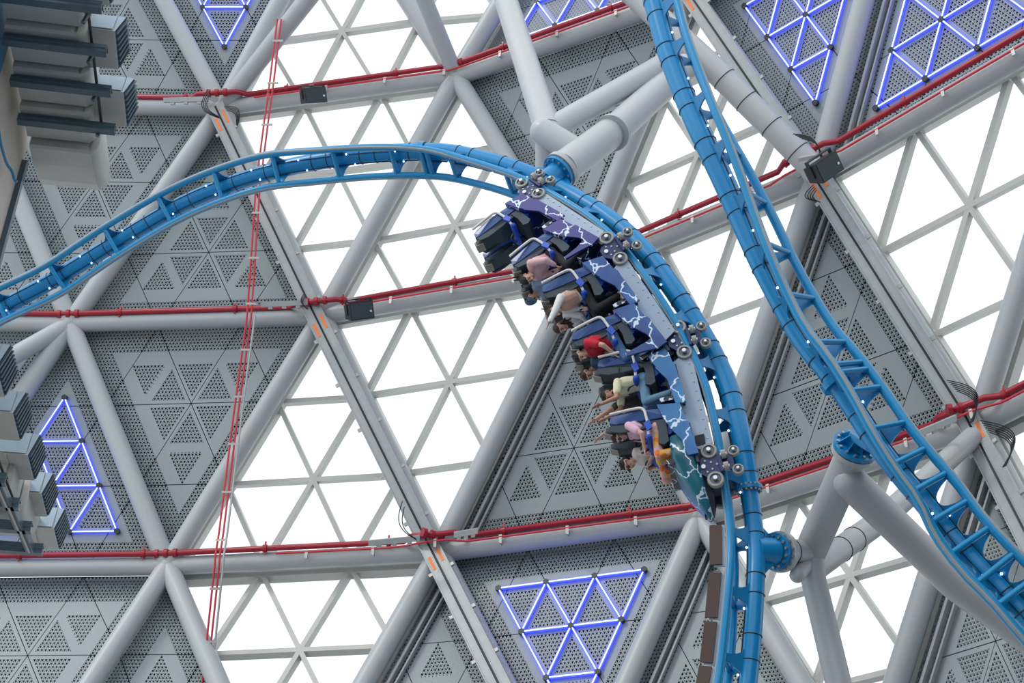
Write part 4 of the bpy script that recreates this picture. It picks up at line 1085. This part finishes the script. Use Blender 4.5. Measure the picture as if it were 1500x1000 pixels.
def channel(o, L, label, hgt=0.10):
    root = thing('steel_channel', label, 'steel beam', 'blue grey steel channels', o)
    m = abz_prism(o, [(0, 0), (0.016, 0), (0.016, hgt-0.016), (0.13, hgt-0.016), (0.13, hgt), (0, hgt)], 0, L); m.build('web', M['channel'], root)
    m = abz_prism(o, [(0.016, 0), (0.10, 0.0), (0.10, 0.014), (0.016, 0.014)], 0, L); m.build('lower_flange', M['channel'], root)
    m = abz_prism(o, [(-0.012, hgt*0.42), (0.0, hgt*0.36), (0.0, hgt*0.64), (-0.012, hgt*0.58)], 0.01, L-0.01); m.build('stiffening_bead', M['channel'], root)
    return root
U0 = P(0, 48, 15.6)
for k in range(-1, 4):
    o = U0 + BX*(0.66*k)
    ln = 0.63
    if k < 3: duct_body(o + Z*0.12 + AX*0.02, 0.90-0.02*k, ln, '%s plastered duct section of the upper row along the side wall' % ORD[k+1])
    else: duct_body(o + Z*0.10 + AX*0.06, 0.84, ln, 'rounded end section of the upper plastered duct row', True)
    if k < 3: channel(o + BX*0.1 + AX*0.0, 1.17, '%s blue grey steel channel under the upper duct row' % ORD[k+1], 0.115)
V0 = P(106, 38, 15.9)
for k in range(-1, 2):
    air_unit(V0 + BX*(1.0*k) + AX*0.03*k, '%s beige air unit of the upper row beside the hanging rod' % ['cut-off', 'second', 'lowest'][k+1], 'air units of the upper row')
r0 = P(128, 8, 15.45); rod = thing('hanging_rail', 'dark threaded rail running below the upper air units', 'rail', None, r0)
m = MB(); m.tube([r0-BX*0.7, r0+BX*1.95], 0.018, 8); m.build('rail', M['cable'], rod)
for k in range(4):
    p = r0+BX*(0.12+0.62*k); m = MB(); m.tube([p, p+Z*0.0-AX*0.03+BX*0.0-Z*0.16], 0.026, 8); m.build('hanger', M['channel'], rod)
    m = MB(); m.box(p, AX*0.035, BX*0.02, Z*0.03); m.build('nut_plate', M['bolt'], rod)
# dark pipe down the end of the side wall
pp = P(26, 232, 17.2); tp = thing('wall_pipe', 'dark pipe with a bent hook running down the end of the side wall', 'pipe', None, pp)
m = MB(); m.box(c0 + AX*0.03 - BX*0.02 + Z*(pp.z-1.6), AX*0.035, BX*0.05, Z*1.9); m.build('cover_strip', M['channel'], tp)
m = MB(); m.tube(rounded([tuple(P(-4, 178, 16.0)), tuple(P(2, 215, 16.3)), tuple(P(10, 241, 16.6)), tuple(P(18, 250, 16.7)), tuple(P(21, 264, 16.7)), tuple(P(25, 266, 16.7))], 0.1), 0.018, 8); m.build('bent_pipe', M['deepblue'], tp)
# lower row
L0 = P(-36, 600, 16.2)
LN = ['nearest', 'second', 'third', 'fourth', 'last']
for k in range(-1, 4):
    air_unit(L0 + BX*(1.0*k) + AX*(0.05*k), '%s beige air unit of the lower row in front of the LED lattice' % LN[k+1], 'air units of the lower row', 0.46, 0.36, 0.66)
C0 = P(-90, 700, 16.2)
for k in range(4):
    o = C0 + BX*(0.62*k); channel(o, 0.76+0.07*k, '%s blue grey steel channel of the lower row' % LN[k], 0.14)
for k in range(3):
    a_ = C0 + BX*(0.62*k) + AX*(0.66+0.06*k) + Z*0.05; b_ = C0 + BX*(0.62*(k+1)) + AX*(0.70+0.06*k) + Z*0.05
    sp_ = thing('channel_spacer', '%s short blue grey spacer between two lower steel channels' % ['first', 'second', 'third'][k], 'steel beam', None, a_)
    d, L = basis(a_, b_); m = MB(); m.box((a_+b_)/2, d*L/2, AX*0.05, Z*0.05); m.build('spacer_box', M['channel'], sp_); m = MB(); m.box((a_+b_)/2-Z*0.055, d*L/2, AX*0.015, Z*0.008); m.build('bead', M['bolt'], sp_)
r0 = P(2, 690, 16.4); rod = thing('hanging_rail', 'dark threaded rail between the lower air units and channels', 'rail', None, r0)
m = MB(); m.tube([r0-BX*0.4, r0+BX*2.1+AX*0.1], 0.018, 8); m.build('rail', M['cable'], rod)
m = MB(); m.box(r0+BX*1.0+AX*0.05, AX*0.03, BX*0.03, Z*0.03); m.build('nut_plate', M['bolt'], rod)
duct_body(P(-75, 742, 16.8)+Z*0.25, 0.66, 0.63, 'plastered duct section below the lower steel channels')
duct_body(P(-75, 742, 16.8)+Z*0.25+BX*0.66, 0.74, 0.63, 'rounded duct end at the bottom of the lower row', True)
for nm, v in (('U1', U0+BX*0.66), ('U2', U0+BX*1.32), ('V1', V0+BX), ('L1', L0+BX), ('L2', L0+BX*2), ('C2', C0+BX*1.24)):
    print(nm, [round(x) for x in proj(v)])
